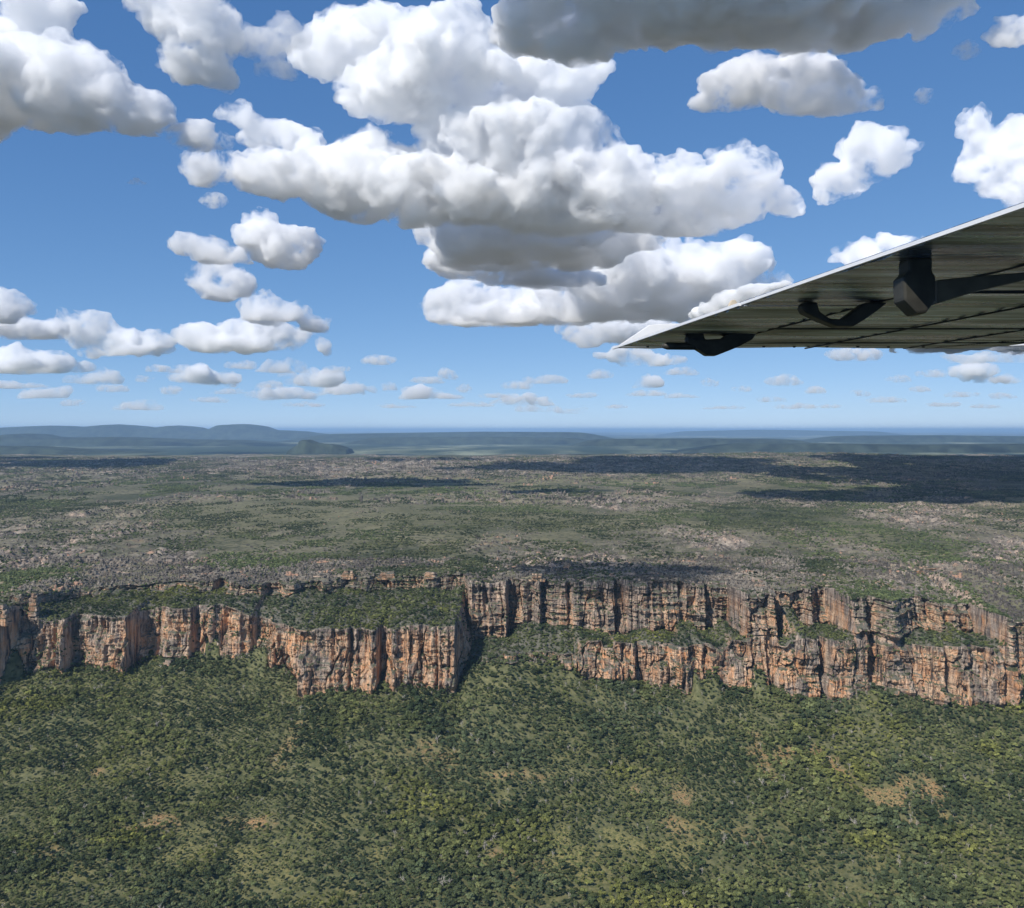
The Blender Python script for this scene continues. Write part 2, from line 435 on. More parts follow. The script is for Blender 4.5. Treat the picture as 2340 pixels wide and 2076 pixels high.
rows_y.append(y_); rows_z.append(z_); rows_w.append(0 * y_ + 1); rows_t.append(u + 0 * y_); rows_l.append(0 * y_)
n = 170; u = np.linspace(0, 1, n)[:, None]; ye = 1830.; y_ = (yu + 3) + (ye - yu - 3) * u ** 1.25
bl = ss((y_ - yu) / 240.)
z_ = zu * (1 - bl) + hp(x2 + 0 * u, y_) * bl + (1 - bl) * (3.5 * fbm(x2 / 24. + 0 * u, y_ / 24., 3, 73) + stairs(x2 + 0 * u, y_)) * ss((y_ - yu) / 8.)
rows_y.append(y_); rows_z.append(z_); rows_w.append(.0 * y_); rows_t.append(0 * y_ + 2); rows_l.append(0 * y_)
NCL = 10 + 110 + 60 + 90 + 6
Y = np.concatenate(rows_y); Z = np.concatenate(rows_z); W = np.concatenate(rows_w); Tt = np.concatenate(rows_t); Lw = np.concatenate(rows_l)
X = np.repeat(x2, len(Y), 0)
edge = np.where(W > .9, ss(Tt * 8) * ss((1.0 - Tt) * 10), 0)
col = 2.0 * (1 - 2 * np.abs(vn(X / 7.5 + .3 * np.sin(Z / 30), Z / 55., None, 81))) + 1.5 * (1 - 2 * np.abs(vn(X / 3.2, Z / 22., None, 82))) + 5 * vn(X / 26., Z / 42., None, 83)
crack = -9 * ss((np.abs(vn(X / 13. + .5 * vn(X / 9, Z / 25., None, 88), Z / 90., None, 84)) * -1 + .10) * 14)
bedn = vn(X / 60., Z / 3.2, None, 85) + .5 * vn(X / 20., Z / 1.5, None, 86)
bed = (1.1 + 1.1 * (1 - Lw)) * bedn * 1.5 + 3.6 * np.where(vn(X / 90., Z / 9., None, 87) > .15, 1, 0) * (1 - .6 * Lw)
rough = 1.0 * vn(X / 2.2, Y / 2.2, Z / 2.6, 89)
setb = 0
for q_, (sc_, am_) in enumerate(((70., 7.), (38., 4.5), (23., 3.0))):      # intermediate ledges that wander up and down the wall
    lv = .5 + .55 * vn(X / sc_, X * 0 + 7 * q_, None, 140 + q_)
    setb = setb + am_ * (.5 + .5 * vn(X / (sc_ * .6), X * 0, None, 150 + q_)) * (ss((Tt - lv) * 9) - .5)
bulge = 6.5 * vn(X / 36., Z / 30., None, 160) + 3.2 * vn(X / 15., Z / 12., None, 161)
cx, cz = X / 7.0 + .8 * vn(X / 19., Z / 23., None, 170), Z / 11. + 1.1 * vn(X / 16., Z / 30., None, 171)
blk = 2.8 * (h3(np.floor(cx), np.floor(cz + h3(np.floor(cx), cx * 0, cx * 0, 3)), cx * 0, 172) - .5) * 2
cx, cz = X / 10. + .6 * vn(X / 19., Z / 23., None, 174), Z / 3.2 + .7 * vn(X / 26., Z / 30., None, 175)
blk = np.where(Lw > .5, blk, 2.2 * (h3(np.floor(cx), np.floor(cz), cx * 0, 176) - .5) * 2)
Y = Y - (col + crack + bed + rough + bulge + blk - setb) * edge * W
Z = Z + (edge * W) * .8 * vn(X / 4., Z / 4., None, 90)
talus = np.where(W > .9, (1 - Tt) ** 3 * 7 * (.5 + vn(X / 25., X * 0, None, 91)), 0)
Y = Y - talus
om = .55 + .45 * Lw
om = om * np.where(Lw > .5, ss((1.02 - Tt) * 5), ss((1.0 - Tt) * 2.6)) * (1.15)
om = om * (.70 + .6 * ss((vn(X / 55., Z / 60., None, 92) + .35) * 2.2))
me = grid_mesh('cliff', X[:NCL], Y[:NCL], Z[:NCL], True, {'orange': np.clip(om[:NCL], 0, 1), 'top': np.clip(Tt[:NCL], 0, 1) ** 2})
me.materials.append(mat_cliff())
cliff = tag(link(bpy.data.objects.new('cliff', me)), kind='structure')
CL_X, CL_Y, CL_Z, CL_W, CL_T = X, Y, Z, W, Tt
k0 = NCL - 1
def strawmask(x, y):
    m = ss((fbm(x / 900., y / 1500., 3, 33) - .05) * 3) * .45 * ss((y - 2000) / 800)
    m = np.maximum(m, .95 * ss(1.4 - ((x - 250) / 1500.) ** 2 - ((y - 4750) / 420.) ** 2 + .8 * fbm(x / 300., y / 300., 3, 35)))
    return m
MP = mat_plateau()
me = grid_mesh('plateau_edge', X[k0:], Y[k0:], Z[k0:], True, {'rock': rockmask(X[k0:], Y[k0:]), 'straw': 0 * X[k0:]})
me.materials.append(MP)
tag(link(bpy.data.objects.new('plateau_edge', me)), kind='structure')

# plateau sheet beyond the rim
rr = 1822 * 1.0032 ** np.arange(0, 620)
rr = rr[rr < 12500]
sv = np.linspace(-.85, .85, 1250)
Yp = np.repeat(rr[:, None], len(sv), 1); Xp = sv[None, :] * Yp
Zp = hp(Xp, Yp)
Zp[0] -= 3
me = grid_mesh('plateau', Xp, Yp, Zp, True, {'rock': rockmask(Xp, Yp), 'straw': strawmask(Xp, Yp)})
me.materials.append(MP)
tag(link(bpy.data.objects.new('plateau', me)), kind='structure')
# side skirts so the land goes on beyond the swept area
def skirt(name, x0, x1, y0, y1, nx, ny, f, m, at=None):
    xs = np.linspace(x0, x1, nx)[None, :]; ys = np.linspace(y0, y1, ny)[:, None]
    XX = xs + 0 * ys; YY = ys + 0 * xs
    me = grid_mesh(name, XX, YY, f(XX, YY), True, {'rock': 0 * XX + .6, 'straw': 0 * XX, 'bare': 0 * XX})
    me.materials.append(m)
    return tag(link(bpy.data.objects.new(name, me)), kind='structure')
# far lowland to the horizon
rf = 12300 * 1.0135 ** np.arange(0, 236)
sf = np.linspace(-.95, .95, 700)
Yf = np.repeat(rf[:, None], len(sf), 1); Xf = sf[None, :] * Yf
lowr = 34 * fbm(Xf / 2600., Yf / 5200., 4, 101) + ss((Yf - 30000) / 30000) * 22 * fbm(Xf / 9000., Yf / 9000., 3, 103)
bench = 30 * ss((fbm(Xf / 5200., Yf / 4200., 3, 105) - .05) * 6)
Zf = 112 + (lowr + bench) * ss((Yf - 12300) / 3000) + ss((Yf - 60000) / 30000) * 50
Zf[0] -= 4
me = grid_mesh('lowland', Xf, Yf, Zf, True); MF = mat_far(); me.materials.append(MF)
tag(link(bpy.data.objects.new('lowland', me)), kind='structure')
print('terrain', time.time() - T0)

# ---------------------------------------------------------------- far hills and mesas
MH = mat_plain('wooded_hillside', (.040, .052, .034), 1.0, spec=.05, nscale=.004, var=.45)
def hill(name, pts, D, depth, foot, seed, label, cat, group=None, steep=1.0):
    """pts: skyline (photo column, row); the hill gets its own distance D and depth"""
    pts = np.array(pts, float)
    px = np.linspace(pts[0, 0], pts[-1, 0], 220)
    top = ZC - (np.interp(px, pts[:, 0], pts[:, 1]) - EY) * D / F
    xs = (px - 1170) / F * D
    v = np.linspace(-1, 1, 41)[:, None]
    ridge = 1 - np.abs(v) ** steep
    cap = np.clip((1 - np.abs(v)) * 2.2 + .22 * fbm(xs[None, :] / (depth * .35) + 0 * v, v * 2 + 0 * xs, 4, seed), 0, 1)
    prof_ = .62 * ss(cap) + .38 * np.clip(cap * 1.4 - .4, 0, 1) ** .5
    H = np.maximum(top - foot, 0)[None, :]
    ends = ss(np.minimum(px - px[0], px[-1] - px) / (max(8.0, .16 * (px[-1] - px[0])) if name == 'hills' else 8.0))[None, :]
    ZZ = foot - 10 + (H + 10) * prof_ * ends * (1 - .10 * np.abs(v)) + 0 * v
    YY = D + v * depth + 0 * xs[None, :]
    me = grid_mesh(name, xs[None, :] + 0 * v, YY, ZZ, True); me.materials.append(MH)
    o = link(bpy.data.objects.new(name, me)); tag(o, kind='structure')
    return o
hill('hills', [(-700, 975), (-300, 973), (-100, 980), (0, 981), (50, 976), (115, 973), (165, 974), (205, 978), (240, 973), (275, 970), (315, 973.5), (350, 981), (385, 976), (412, 972.5), (440, 976), (466, 985), (490, 986), (509, 978), (522, 971), (545, 969.5), (572, 970), (595, 974), (618, 983), (650, 984), (687, 984), (721, 987), (900, 988)], 36000, 2600, 130, 3, None, None)
hill('hills', [(-700, 990), (-200, 994), (0, 1001), (30, 997), (50, 992), (62, 991), (80, 992), (100, 998), (150, 1000), (280, 999), (420, 1004), (560, 1006), (640, 1010), (760, 1013)], 22000, 1500, 118, 5, None, None)
hill('hills', [(640, 995), (760, 992), (900, 990), (1100, 987), (1300, 988), (1450, 992)], 30000, 2600, 130, 13, None, None)
hill('hills', [(1500, 987), (1650, 984), (1720, 982.5), (1800, 983), (1900, 985), (2050, 987)], 60000, 5000, 150, 9, None, None)
hill('hills', [(1270, 1006), (1400, 1003), (1600, 1002), (1750, 1003), (1900, 1008)], 19500, 900, 118, 15, None, None)
hill('hills', [(-700, 1023), (-200, 1020), (0, 1019), (80, 1020), (190, 1027), (300, 1031), (420, 1036), (520, 1040)], 14500, 700, 112, 17, None, None)
hill('hills', [(760, 1003), (900, 999), (1100, 998), (1250, 1000), (1420, 1005)], 24000, 1100, 118, 21, None, None)
hill('hills', [(1780, 1001), (1950, 996), (2150, 995), (2300, 997), (2700, 999)], 27000, 1300, 118, 23, None, None)
hill('hills', [(1480, 1018), (1620, 1014), (1850, 1013), (2100, 1016), (2340, 1014), (2800, 1016)], 15500, 700, 112, 25, None, None)
hill('butte', [(660, 1033), (674, 1024), (688, 1015), (692, 1006), (708, 1005), (722, 1011), (740, 1014), (770, 1016), (790, 1022), (806, 1030)], 14000, 420, 120, 8, None, None)

# ---------------------------------------------------------------- plants and rocks
def blob_mesh(name, parts, rng, amp=.22, sub=2):
    """a clump of lumpy leaf masses; parts: (centre, radii)"""
    V, Q, n = [], [], 0
    for c, r in parts:
        bm = bmesh.new(); bmesh.ops.create_icosphere(bm, subdivisions=sub, radius=1)
        v = np.array([q.co[:] for q in bm.verts]); f = np.array([[q.index for q in p.verts] for p in bm.faces]); bm.free()
        v = v * (1 + amp * rng.normal(size=(len(v), 1))) * np.array(r) + np.array(c)
        V.append(v); Q.append(f + n); n += len(v)
    return mesh_np(name, np.concatenate(V), np.concatenate(Q), False)

ML, MS, MB = mat_leaf('eucalypt_leaves', 'tree'), mat_leaf('scrub_leaves', 'scrub'), mat_boulder()
MT = mat_plain('pale_bark', (.42, .38, .32), .9, nscale=3)
rng = np.random.default_rng(7)
def crown(name, i):
    """leaf sprays (small folded faces) spread through several uneven masses, with gaps between them"""
    r_ = np.random.default_rng(100 + i); parts = []
    for k in range(r_.integers(4, 8)):
        an = r_.uniform(0, 6.28); d = r_.uniform(.7, 2.5); s_ = r_.uniform(.8, 1.7)
        parts.append((np.array([math.cos(an) * d, math.sin(an) * d, 5.0 + r_.uniform(-1.5, 1.7)]), np.array([s_ * 1.15, s_ * 1.15, s_ * .8])))
    parts.append((np.array([0, 0, 5.8]), np.array([1.6, 1.6, 1.4])))
    V, Q = [], []
    for c, r in parts:
        for j in range(46):
            q = r_.normal(size=3); q /= np.linalg.norm(q); q[2] = abs(q[2]) - .45 * r_.random()
            p = c + q * r * r_.uniform(.72, 1.12)
            nrm = q + r_.normal(size=3) * .45; nrm /= np.linalg.norm(nrm)
            a_ = np.cross(nrm, r_.normal(size=3)); a_ /= np.linalg.norm(a_); b_ = np.cross(nrm, a_)
            z_ = r_.uniform(.32, .70); n = len(V)
            V += [p - a_ * z_, p - b_ * z_ * .6 + nrm * .12, p + a_ * z_, p + b_ * z_ * .6 + nrm * .12]
            Q += [(n, n + 1, n + 2, n + 3)]
    inner = blob_mesh('inner', [(c, r * .78) for c, r in parts], r_, .12, 1)
    iv = np.empty(len(inner.vertices) * 3, 'f'); inner.vertices.foreach_get('co', iv); n = len(V); V += list(iv.reshape(-1, 3)); Q += [tuple(q + n for q in p.vertices) for p in inner.polygons]
    bpy.data.meshes.remove(inner)
    me = bpy.data.meshes.new(name); me.from_pydata([tuple(v) for v in V], [], Q); me.materials.append(ML); return me
def dead_tree(i):
    r_ = np.random.default_rng(400 + i); bm = bmesh.new()
    def tube(p, q, ra, rb, n=4):
        p, q = Vector(p), Vector(q); d = (q - p).normalized(); a = d.orthogonal().normalized(); b = d.cross(a)
        A = [bm.verts.new(p + (a * math.cos(k * 6.283 / n) + b * math.sin(k * 6.283 / n)) * ra) for k in range(n)]
        B = [bm.verts.new(q + (a * math.cos(k * 6.283 / n) + b * math.sin(k * 6.283 / n)) * rb) for k in range(n)]
        for k in range(n): bm.faces.new((A[k], A[(k + 1) % n], B[(k + 1) % n], B[k]))
    tube((0, 0, -1), (.2, 0, 5), .3, .2)
    for k in range(9):
        an = r_.uniform(0, 6.28); h = r_.uniform(3.5, 5.2); e = Vector((math.cos(an) * r_.uniform(1, 2.4), math.sin(an) * r_.uniform(1, 2.4), h + r_.uniform(1, 3)))
        tube((.15, 0, h), e, .16, .08)
        for _ in range(3): tube(e * .7 + Vector((0, 0, h * .3)), e + Vector(r_.normal(size=3) * .8), .09, .05)
    me = bpy.data.meshes.new('dead_tree'); bm.to_mesh(me); bm.free(); me.materials.append(MT); return me
def trunk_mesh(name, i):
    r_ = np.random.default_rng(300 + i)
    bm = bmesh.new()
    def tube(p, q, ra, rb, n=6):
        p, q = Vector(p), Vector(q); d = (q - p).normalized(); a = d.orthogonal().normalized(); b = d.cross(a)
        A = [bm.verts.new(p + (a * math.cos(k * 6.283 / n) + b * math.sin(k * 6.283 / n)) * ra) for k in range(n)]
        B = [bm.verts.new(q + (a * math.cos(k * 6.283 / n) + b * math.sin(k * 6.283 / n)) * rb) for k in range(n)]
        for k in range(n): bm.faces.new((A[k], A[(k + 1) % n], B[(k + 1) % n], B[k]))
    tube((0, 0, -1), (.1, .05, 2.6), .22, .16)
    for k in range(4):
        an = r_.uniform(0, 6.28)
        tube((.1, .05, 2.5), (math.cos(an) * 1.7, math.sin(an) * 1.7, 5), .12, .05, 5)
    me = bpy.data.meshes.new(name); bm.to_mesh(me); bm.free(); me.materials.append(MT); return me

PROTO = bpy.data.collections.new('prototypes')     # sources of the ground-cover scatter, never drawn themselves
def proto_coll(name, meshes):
    c = bpy.data.collections.new(name)
    for i, m in enumerate(meshes):
        c.objects.link(bpy.data.objects.new('%s_%02d' % (name, i), m))
    return c
crowns = [crown('crown', i) for i in range(6)]
C_TREE = proto_coll('tree_shape', crowns * 7 + [dead_tree(0)])
def scrub(i):
    r_ = np.random.default_rng(500 + i)
    me = blob_mesh('scrub', [((r_.uniform(-1, 1), r_.uniform(-1, 1), .9), (r_.uniform(1.0, 1.7), r_.uniform(1.0, 1.7), r_.uniform(.9, 1.5))) for _ in range(3)], r_, .2, 1)
    me.materials.append(MS); return me
C_SCRUB = proto_coll('scrub_shape', [scrub(i) for i in range(5)])
def rockm(i, tall=1.0):
    r_ = np.random.default_rng(700 + i); bm = bmesh.new()
    for _ in range(r_.integers(2, 5)):
        res = bmesh.ops.create_cube(bm, size=1); vs = res['verts']
        s = (r_.uniform(2, 4.5), r_.uniform(1.6, 3.5), r_.uniform(1.4, 3.0) * tall); c = (r_.uniform(-2, 2), r_.uniform(-1.6, 1.6), s[2] * .3)
        an = r_.uniform(-.5, .5)
        for v in vs:
            x, y, z = v.co.x * s[0], v.co.y * s[1], v.co.z * s[2]
            v.co = (x * math.cos(an) - y * math.sin(an) + c[0], x * math.sin(an) + y * math.cos(an) + c[1], z + c[2])
    bmesh.ops.bevel(bm, geom=bm.edges[:], offset=.35, segments=1, affect='EDGES')
    bmesh.ops.subdivide_edges(bm, edges=bm.edges[:], cuts=1)
    for v in bm.verts: v.co += Vector(r_.normal(size=3) * .16)
    me = bpy.data.meshes.new('boulder'); bm.to_mesh(me); bm.free(); me.materials.append(MB); return me
C_ROCK = proto_coll('rock_shape', [rockm(i, 1 + .35 * (i % 3)) for i in range(6)])
def patch_mesh(name, mat, n, size, srcs, seed, smin, smax):
    r_ = np.random.default_rng(seed); V, Q, m = [], [], 0
    for k in range(n):
        s = srcs[r_.integers(len(srcs))]
        v = np.empty(len(s.vertices) * 3, 'f'); s.vertices.foreach_get('co', v); v = v.reshape(-1, 3)
        f = [tuple(p.vertices) for p in s.polygons]
        sc = r_.uniform(smin, smax); an = r_.uniform(0, 6.28); c_, s_ = math.cos(an), math.sin(an)
        v = v * sc * np.array([1, 1, r_.uniform(.8, 1.3)]); v = np.stack([v[:, 0] * c_ - v[:, 1] * s_, v[:, 0] * s_ + v[:, 1] * c_, v[:, 2]], -1)
        v = v + np.array([r_.uniform(-size, size), r_.uniform(-size, size), -1.2])
        V.append(v); Q += [tuple(i + m for i in t) for t in f]; m += len(v)
    me = bpy.data.meshes.new(name); me.from_pydata(np.concatenate(V).tolist(), [], Q); me.materials.append(mat); return me
C_PATCH = proto_coll('scrub_patch', [patch_mesh('scrub_patch', MS, 16, 22, [bpy.data.meshes['scrub']] + [bpy.data.meshes['scrub.00%d' % q] for q in (1, 2, 3, 4)], 900 + i, .9, 1.9) for i in range(5)])
C_RPATCH = proto_coll('rock_patch', [patch_mesh('rock_patch', MB, 7, 20, [bpy.data.meshes['boulder']] + [bpy.data.meshes['boulder.00%d' % q] for q in (1, 2, 3, 4, 5)], 950 + i, .6, 1.6) for i in range(5)])

def scatter(name, pts, sc, coll, label, cat, seed=0):
    """one object whose points each carry a plant or rock of the collection"""
    me = bpy.data.meshes.new(name); n = len(pts)
    me.vertices.add(n); me.vertices.foreach_set('co', pts.astype('f').ravel())
    at = me.attributes.new('sc', 'FLOAT', 'POINT'); at.data.foreach_set('value', sc.astype('f'))
    o = link(bpy.data.objects.new(name, me))
    ng = bpy.data.node_groups.new(name, 'GeometryNodeTree')
    ng.interface.new_socket('Geometry', in_out='INPUT', socket_type='NodeSocketGeometry')
    ng.interface.new_socket('Geometry', in_out='OUTPUT', socket_type='NodeSocketGeometry')
    N = ng.nodes; gi, go = N.new('NodeGroupInput'), N.new('NodeGroupOutput')
    ip = N.new('GeometryNodeInstanceOnPoints'); ci = N.new('GeometryNodeCollectionInfo'); ci.inputs[0].default_value = coll
    ci.inputs['Separate Children'].default_value = True; ci.inputs['Reset Children'].default_value = True
    ip.inputs['Pick Instance'].default_value = True
    rv = N.new('FunctionNodeRandomValue'); rv.data_type = 'FLOAT_VECTOR'; rv.inputs[0].default_value = (0, 0, 0); rv.inputs[1].default_value = (.12, .12, 6.283)
    rv.inputs['Seed'].default_value = seed
    ri = N.new('FunctionNodeRandomValue'); ri.data_type = 'INT'; ri.inputs[4].default_value = 0; ri.inputs[5].default_value = len(coll.objects) - 1
    ri.inputs['Seed'].default_value = seed + 5
    na = N.new('GeometryNodeInputNamedAttribute'); na.data_type = 'FLOAT'; na.inputs[0].default_value = 'sc'
    L = ng.links
    L.new(gi.outputs[0], ip.inputs['Points']); L.new(ci.outputs[0], ip.inputs['Instance']); L.new(rv.outputs[0], ip.inputs['Rotation'])
    L.new(ri.outputs[2], ip.inputs['Instance Index']); L.new(na.outputs['Attribute'], ip.inputs['Scale']); L.new(ip.outputs[0], go.inputs[0])
    md = o.modifiers.new('scatter', 'NODES'); md.node_group = ng
    tag(o, label, cat, kind='stuff')
    return o

# woodland in front of the cliff
def jgrid(x0, x1, y0, y1, d, rg):
    xs = np.arange(x0, x1, d); ys = np.arange(y0, y1, d)
    gx, gy = np.meshgrid(xs, ys); gx = gx.ravel(); gy = gy.ravel()
    return gx + rg.uniform(-.5, .5, gx.shape) * d, gy + rg.uniform(-.5, .5, gy.shape) * d
gx, gy = jgrid(-1080, 1080, 780, 1500, 4.2, rng)
k = (np.abs(gx) < .72 * gy) & (gy < ylb(gx) - 3)
gx, gy = gx[k], gy[k]
ex_ = np.repeat(xc[::2], 2) + rng.uniform(-3, 3, 2 * len(xc[::2])); ey_ = np.interp(ex_, xc, yl) - 3 - 16 * rng.uniform(size=len(ex_)) ** 1.5
ek = (rng.uniform(size=len(ex_)) < .55 * ss(vn(ex_ / 30., ex_ * 0, None, 207) * 2 + .7)) & (np.abs(ex_) < 1050)
gx = np.concatenate([gx, ex_[ek]]); gy = np.concatenate([gy, ey_[ek]])      # a thick irregular belt along the foot of the wall
bare = blots(CLEAR, gx, gy); straw = blots(STRAW, gx, gy)
dens = .90 - .75 * bare ** 1.3 - .45 * straw - .16 * ss((fbm(gx / 45., gy / 30., 3, 221) + .02) * 4) - .30 * ss((vn(gx / 60., gy / 60., None, 111) - .1) * 3)
k = rng.uniform(size=gx.shape) < dens
gx, gy, bare, straw = gx[k], gy[k], bare[k], straw[k]
gz = hg(gx, gy)
sc = (.52 + .74 * rng.uniform(size=gx.shape) ** 1.4) * (1 + .22 * vn(gx / 38., gy / 38., None, 199)) * np.where(rng.uniform(size=gx.shape) < .06, 1.45, 1) * (1 - .35 * np.maximum(bare, straw * .8)) * (.88 + .22 * vn(gx / 90., gy / 90., None, 113))
vis_row = EY + F * (ZC - gz - 6) / gy
vis_px = 1170 + F * gx / gy
inview = (vis_row < PH - 4) & (np.abs(vis_px - 1170) < 1160)
order = np.argsort(np.where(inview, -vis_row, 1e9))[:300]
mask = np.ones(len(gx), bool); mask[order] = False
print('woodland trees', mask.sum())
scatter('woodland', np.stack([gx, gy, gz], -1)[mask], sc[mask], C_TREE, 'dense green eucalypt woodland covering the slope below the orange cliff', 'woodland', 3)
bx, by = jgrid(-900, 900, 800, 1480, 5.2, rng)
bk = (by < ylb(bx) - 2) & (rng.uniform(size=bx.shape) < .10 + .5 * np.maximum(blots(STRAW, bx, by), blots(CLEAR, bx, by) * .95))
bx, by = bx[bk], by[bk]
scatter('undergrowth', np.stack([bx, by, hg(bx, by) - .3], -1), rng.uniform(.3, .9, len(bx)), C_SCRUB, 'low bushes dotting the ochre and straw clearings', 'undergrowth', 31)
fx = np.repeat(xc, 3) + rng.uniform(-2, 2, 3 * len(xc)); fy = np.interp(fx, xc, yl) - rng.uniform(1, 16, len(fx)) * rng.uniform(.2, 1, len(fx))
fk = rng.uniform(size=len(fx)) < .30 * (.4 + ss(vn(fx / 40., fx * 0, None, 197) * 3)); fx, fy = fx[fk], fy[fk]
scatter('scree', np.stack([fx, fy, hg(fx, fy) + .2], -1), rng.uniform(.25, .9, len(fx)), C_ROCK, 'fallen blocks lying along the foot of the cliff', 'scree', 33)
trunks = [trunk_mesh('trunk', i) for i in range(3)]
kinds = {}
for j, i in enumerate(order):
    ci, ti = j % 6, j % 3
    t = bpy.data.objects.new('eucalypt_tree', None); link(t)
    t.location = (gx[i], gy[i], gz[i]); t.rotation_euler = (0, 0, float(rng.uniform(0, 6.28))); s = float(sc[i]); t.scale = (s, s, s)
    c = link(bpy.data.objects.new('crown', crowns[ci])); c.parent = t
    tr = link(bpy.data.objects.new('trunk', trunks[ti])); tr.parent = t
    tag(t, 'leafy green eucalypt in the nearest rows of woodland along the bottom edge', 'tree', 'nearest eucalypt trees of the woodland')

# plants on the ledges and on the talus (positions taken from the cliff sheet)
flat = (CL_W < .5)
gzx = np.gradient(CL_Z, axis=0); gyx = np.gradient(CL_Y, axis=0)
slope = np.abs(gzx) / (np.abs(gyx) + 1e-3)
idx = np.argwhere((CL_T == .5) & (slope < 3))
# area weight: columns are about a metre apart
area = np.abs(gyx[idx[:, 0], idx[:, 1]]) * np.gradient(CL_X[0])[idx[:, 1]]
pr = area / area.sum(); nn = int(area.sum() / 17)
pk = idx[rng.choice(len(idx), nn, p=pr)]
P1 = np.stack([CL_X[pk[:, 0], pk[:, 1]], CL_Y[pk[:, 0], pk[:, 1]], CL_Z[pk[:, 0], pk[:, 1]]], -1)
s1 = rng.uniform(.35, .85, nn)
scatter('ledge_trees', P1 - np.array([0, 0, 1.5]), s1, C_TREE, 'dark green bushes and small trees crowding the ledge between the two cliff tiers', 'bushes', 9)
idx = np.argwhere((CL_W > .9) & ((vn(CL_X / 20., CL_Z / 14., None, 131) > .42) | ((CL_T > .93) & (vn(CL_X / 14., CL_Z / 14., None, 132) > -.1)) | ((CL_T < .1) & (vn(CL_X / 14., CL_Z / 14., None, 133) > .0))))
pk = idx[rng.choice(len(idx), 4200)]
P2 = np.stack([CL_X[pk[:, 0], pk[:, 1]], CL_Y[pk[:, 0], pk[:, 1]] + .3, CL_Z[pk[:, 0], pk[:, 1]] - .8], -1)
scatter('cliff_bushes', P2, (.35 + 1.2 * rng.uniform(size=4200) ** 1.7), C_SCRUB, 'small olive bushes rooted in the cracks of the cliff faces', 'bushes', 12)
# rim and near plateau
idx = np.argwhere((CL_T == 2))
area = np.abs(gyx[idx[:, 0], idx[:, 1]]) * np.gradient(CL_X[0])[idx[:, 1]]
pr = area / area.sum(); nn = int(area.sum() / 13)
pk = idx[rng.choice(len(idx), nn, p=pr)]
P3 = np.stack([CL_X[pk[:, 0], pk[:, 1]] + rng.uniform(-1, 1, nn), CL_Y[pk[:, 0], pk[:, 1]], CL_Z[pk[:, 0], pk[:, 1]]], -1)
def clump(x, y):
    """thickets and open ground alternate"""
    return ss(.55 + 1.5 * fbm(x / 75., y / 110., 3, 211) + .9 * fbm(x / 330., y / 520., 3, 213))
def pick_green(x, y):
    rm = rockmask(x, y)
    return rng.uniform(size=x.shape) < clump(x, y) * (1.05 - .55 * rm)
gr = pick_green(P3[:, 0], P3[:, 1])
# mid plateau
def wedge(y0, y1, per, rg, half=.70):
    A = half * (y1 ** 2 - y0 ** 2); n = int(A / per)
    y = np.sqrt(rg.uniform(y0 ** 2, y1 ** 2, n)); x = rg.uniform(-half, half, n) * y
    return x, y
wx, wy = wedge(1835, 3300, 34, rng)
wz = hp(wx, wy); wg = pick_green(wx, wy) & (rng.uniform(size=wx.shape) > .75 * strawmask(wx, wy))
G = np.concatenate([P3[gr], np.stack([wx, wy, wz], -1)[wg]]); nG = len(G)
scatter('plateau_scrub', G - np.array([0, 0, .4]), (.5 + 1.3 * rng.uniform(size=nG) ** 1.6), C_SCRUB, 'grey-green scrub spread over the sandstone plateau just behind the cliff rim', 'scrub', 21)
wx, wy = wedge(1800, 3300, 85, rng); wz = hp(wx, wy)
kk = rng.uniform(size=wx.shape) < rockmask(wx, wy) * .95 + .03
k3 = ~gr & (rng.uniform(size=gr.shape) < .62)
Rk = np.concatenate([P3[k3], np.stack([wx, wy, wz], -1)[kk]])
scatter('plateau_rocks', Rk - np.array([0, 0, .6]), (.3 + 1.1 * rng.uniform(size=len(Rk)) ** 2), C_ROCK, 'weathered grey sandstone blocks strewn over the plateau behind the rim', 'rocks', 22)
wx, wy = wedge(3250, 8800, 620, rng); wz = hp(wx, wy, False) + 1
kk = rng.uniform(size=wx.shape) < clump(wx / 2, wy / 2) * (1 - .5 * rockmask(wx, wy)) * (1 - .7 * strawmask(wx, wy))
scatter('distant_scrub', np.stack([wx, wy, hp(wx, wy)], -1)[kk], rng.uniform(.8, 1.4, kk.sum()), C_PATCH, 'thin grey-green scrub across the far half of the plateau', 'scrub', 23)
wx, wy = wedge(3250, 8800, 1900, rng)
kk = rng.uniform(size=wx.shape) < rockmask(wx, wy)
scatter('distant_rocks', np.stack([wx, wy, hp(wx, wy)], -1)[kk], rng.uniform(.8, 1.8, kk.sum()), C_RPATCH, 'rugged pale rock outcrops across the far half of the plateau', 'rocks', 24)
print('plants', time.time() - T0, 'scrub', nG, 'rocks', len(Rk))
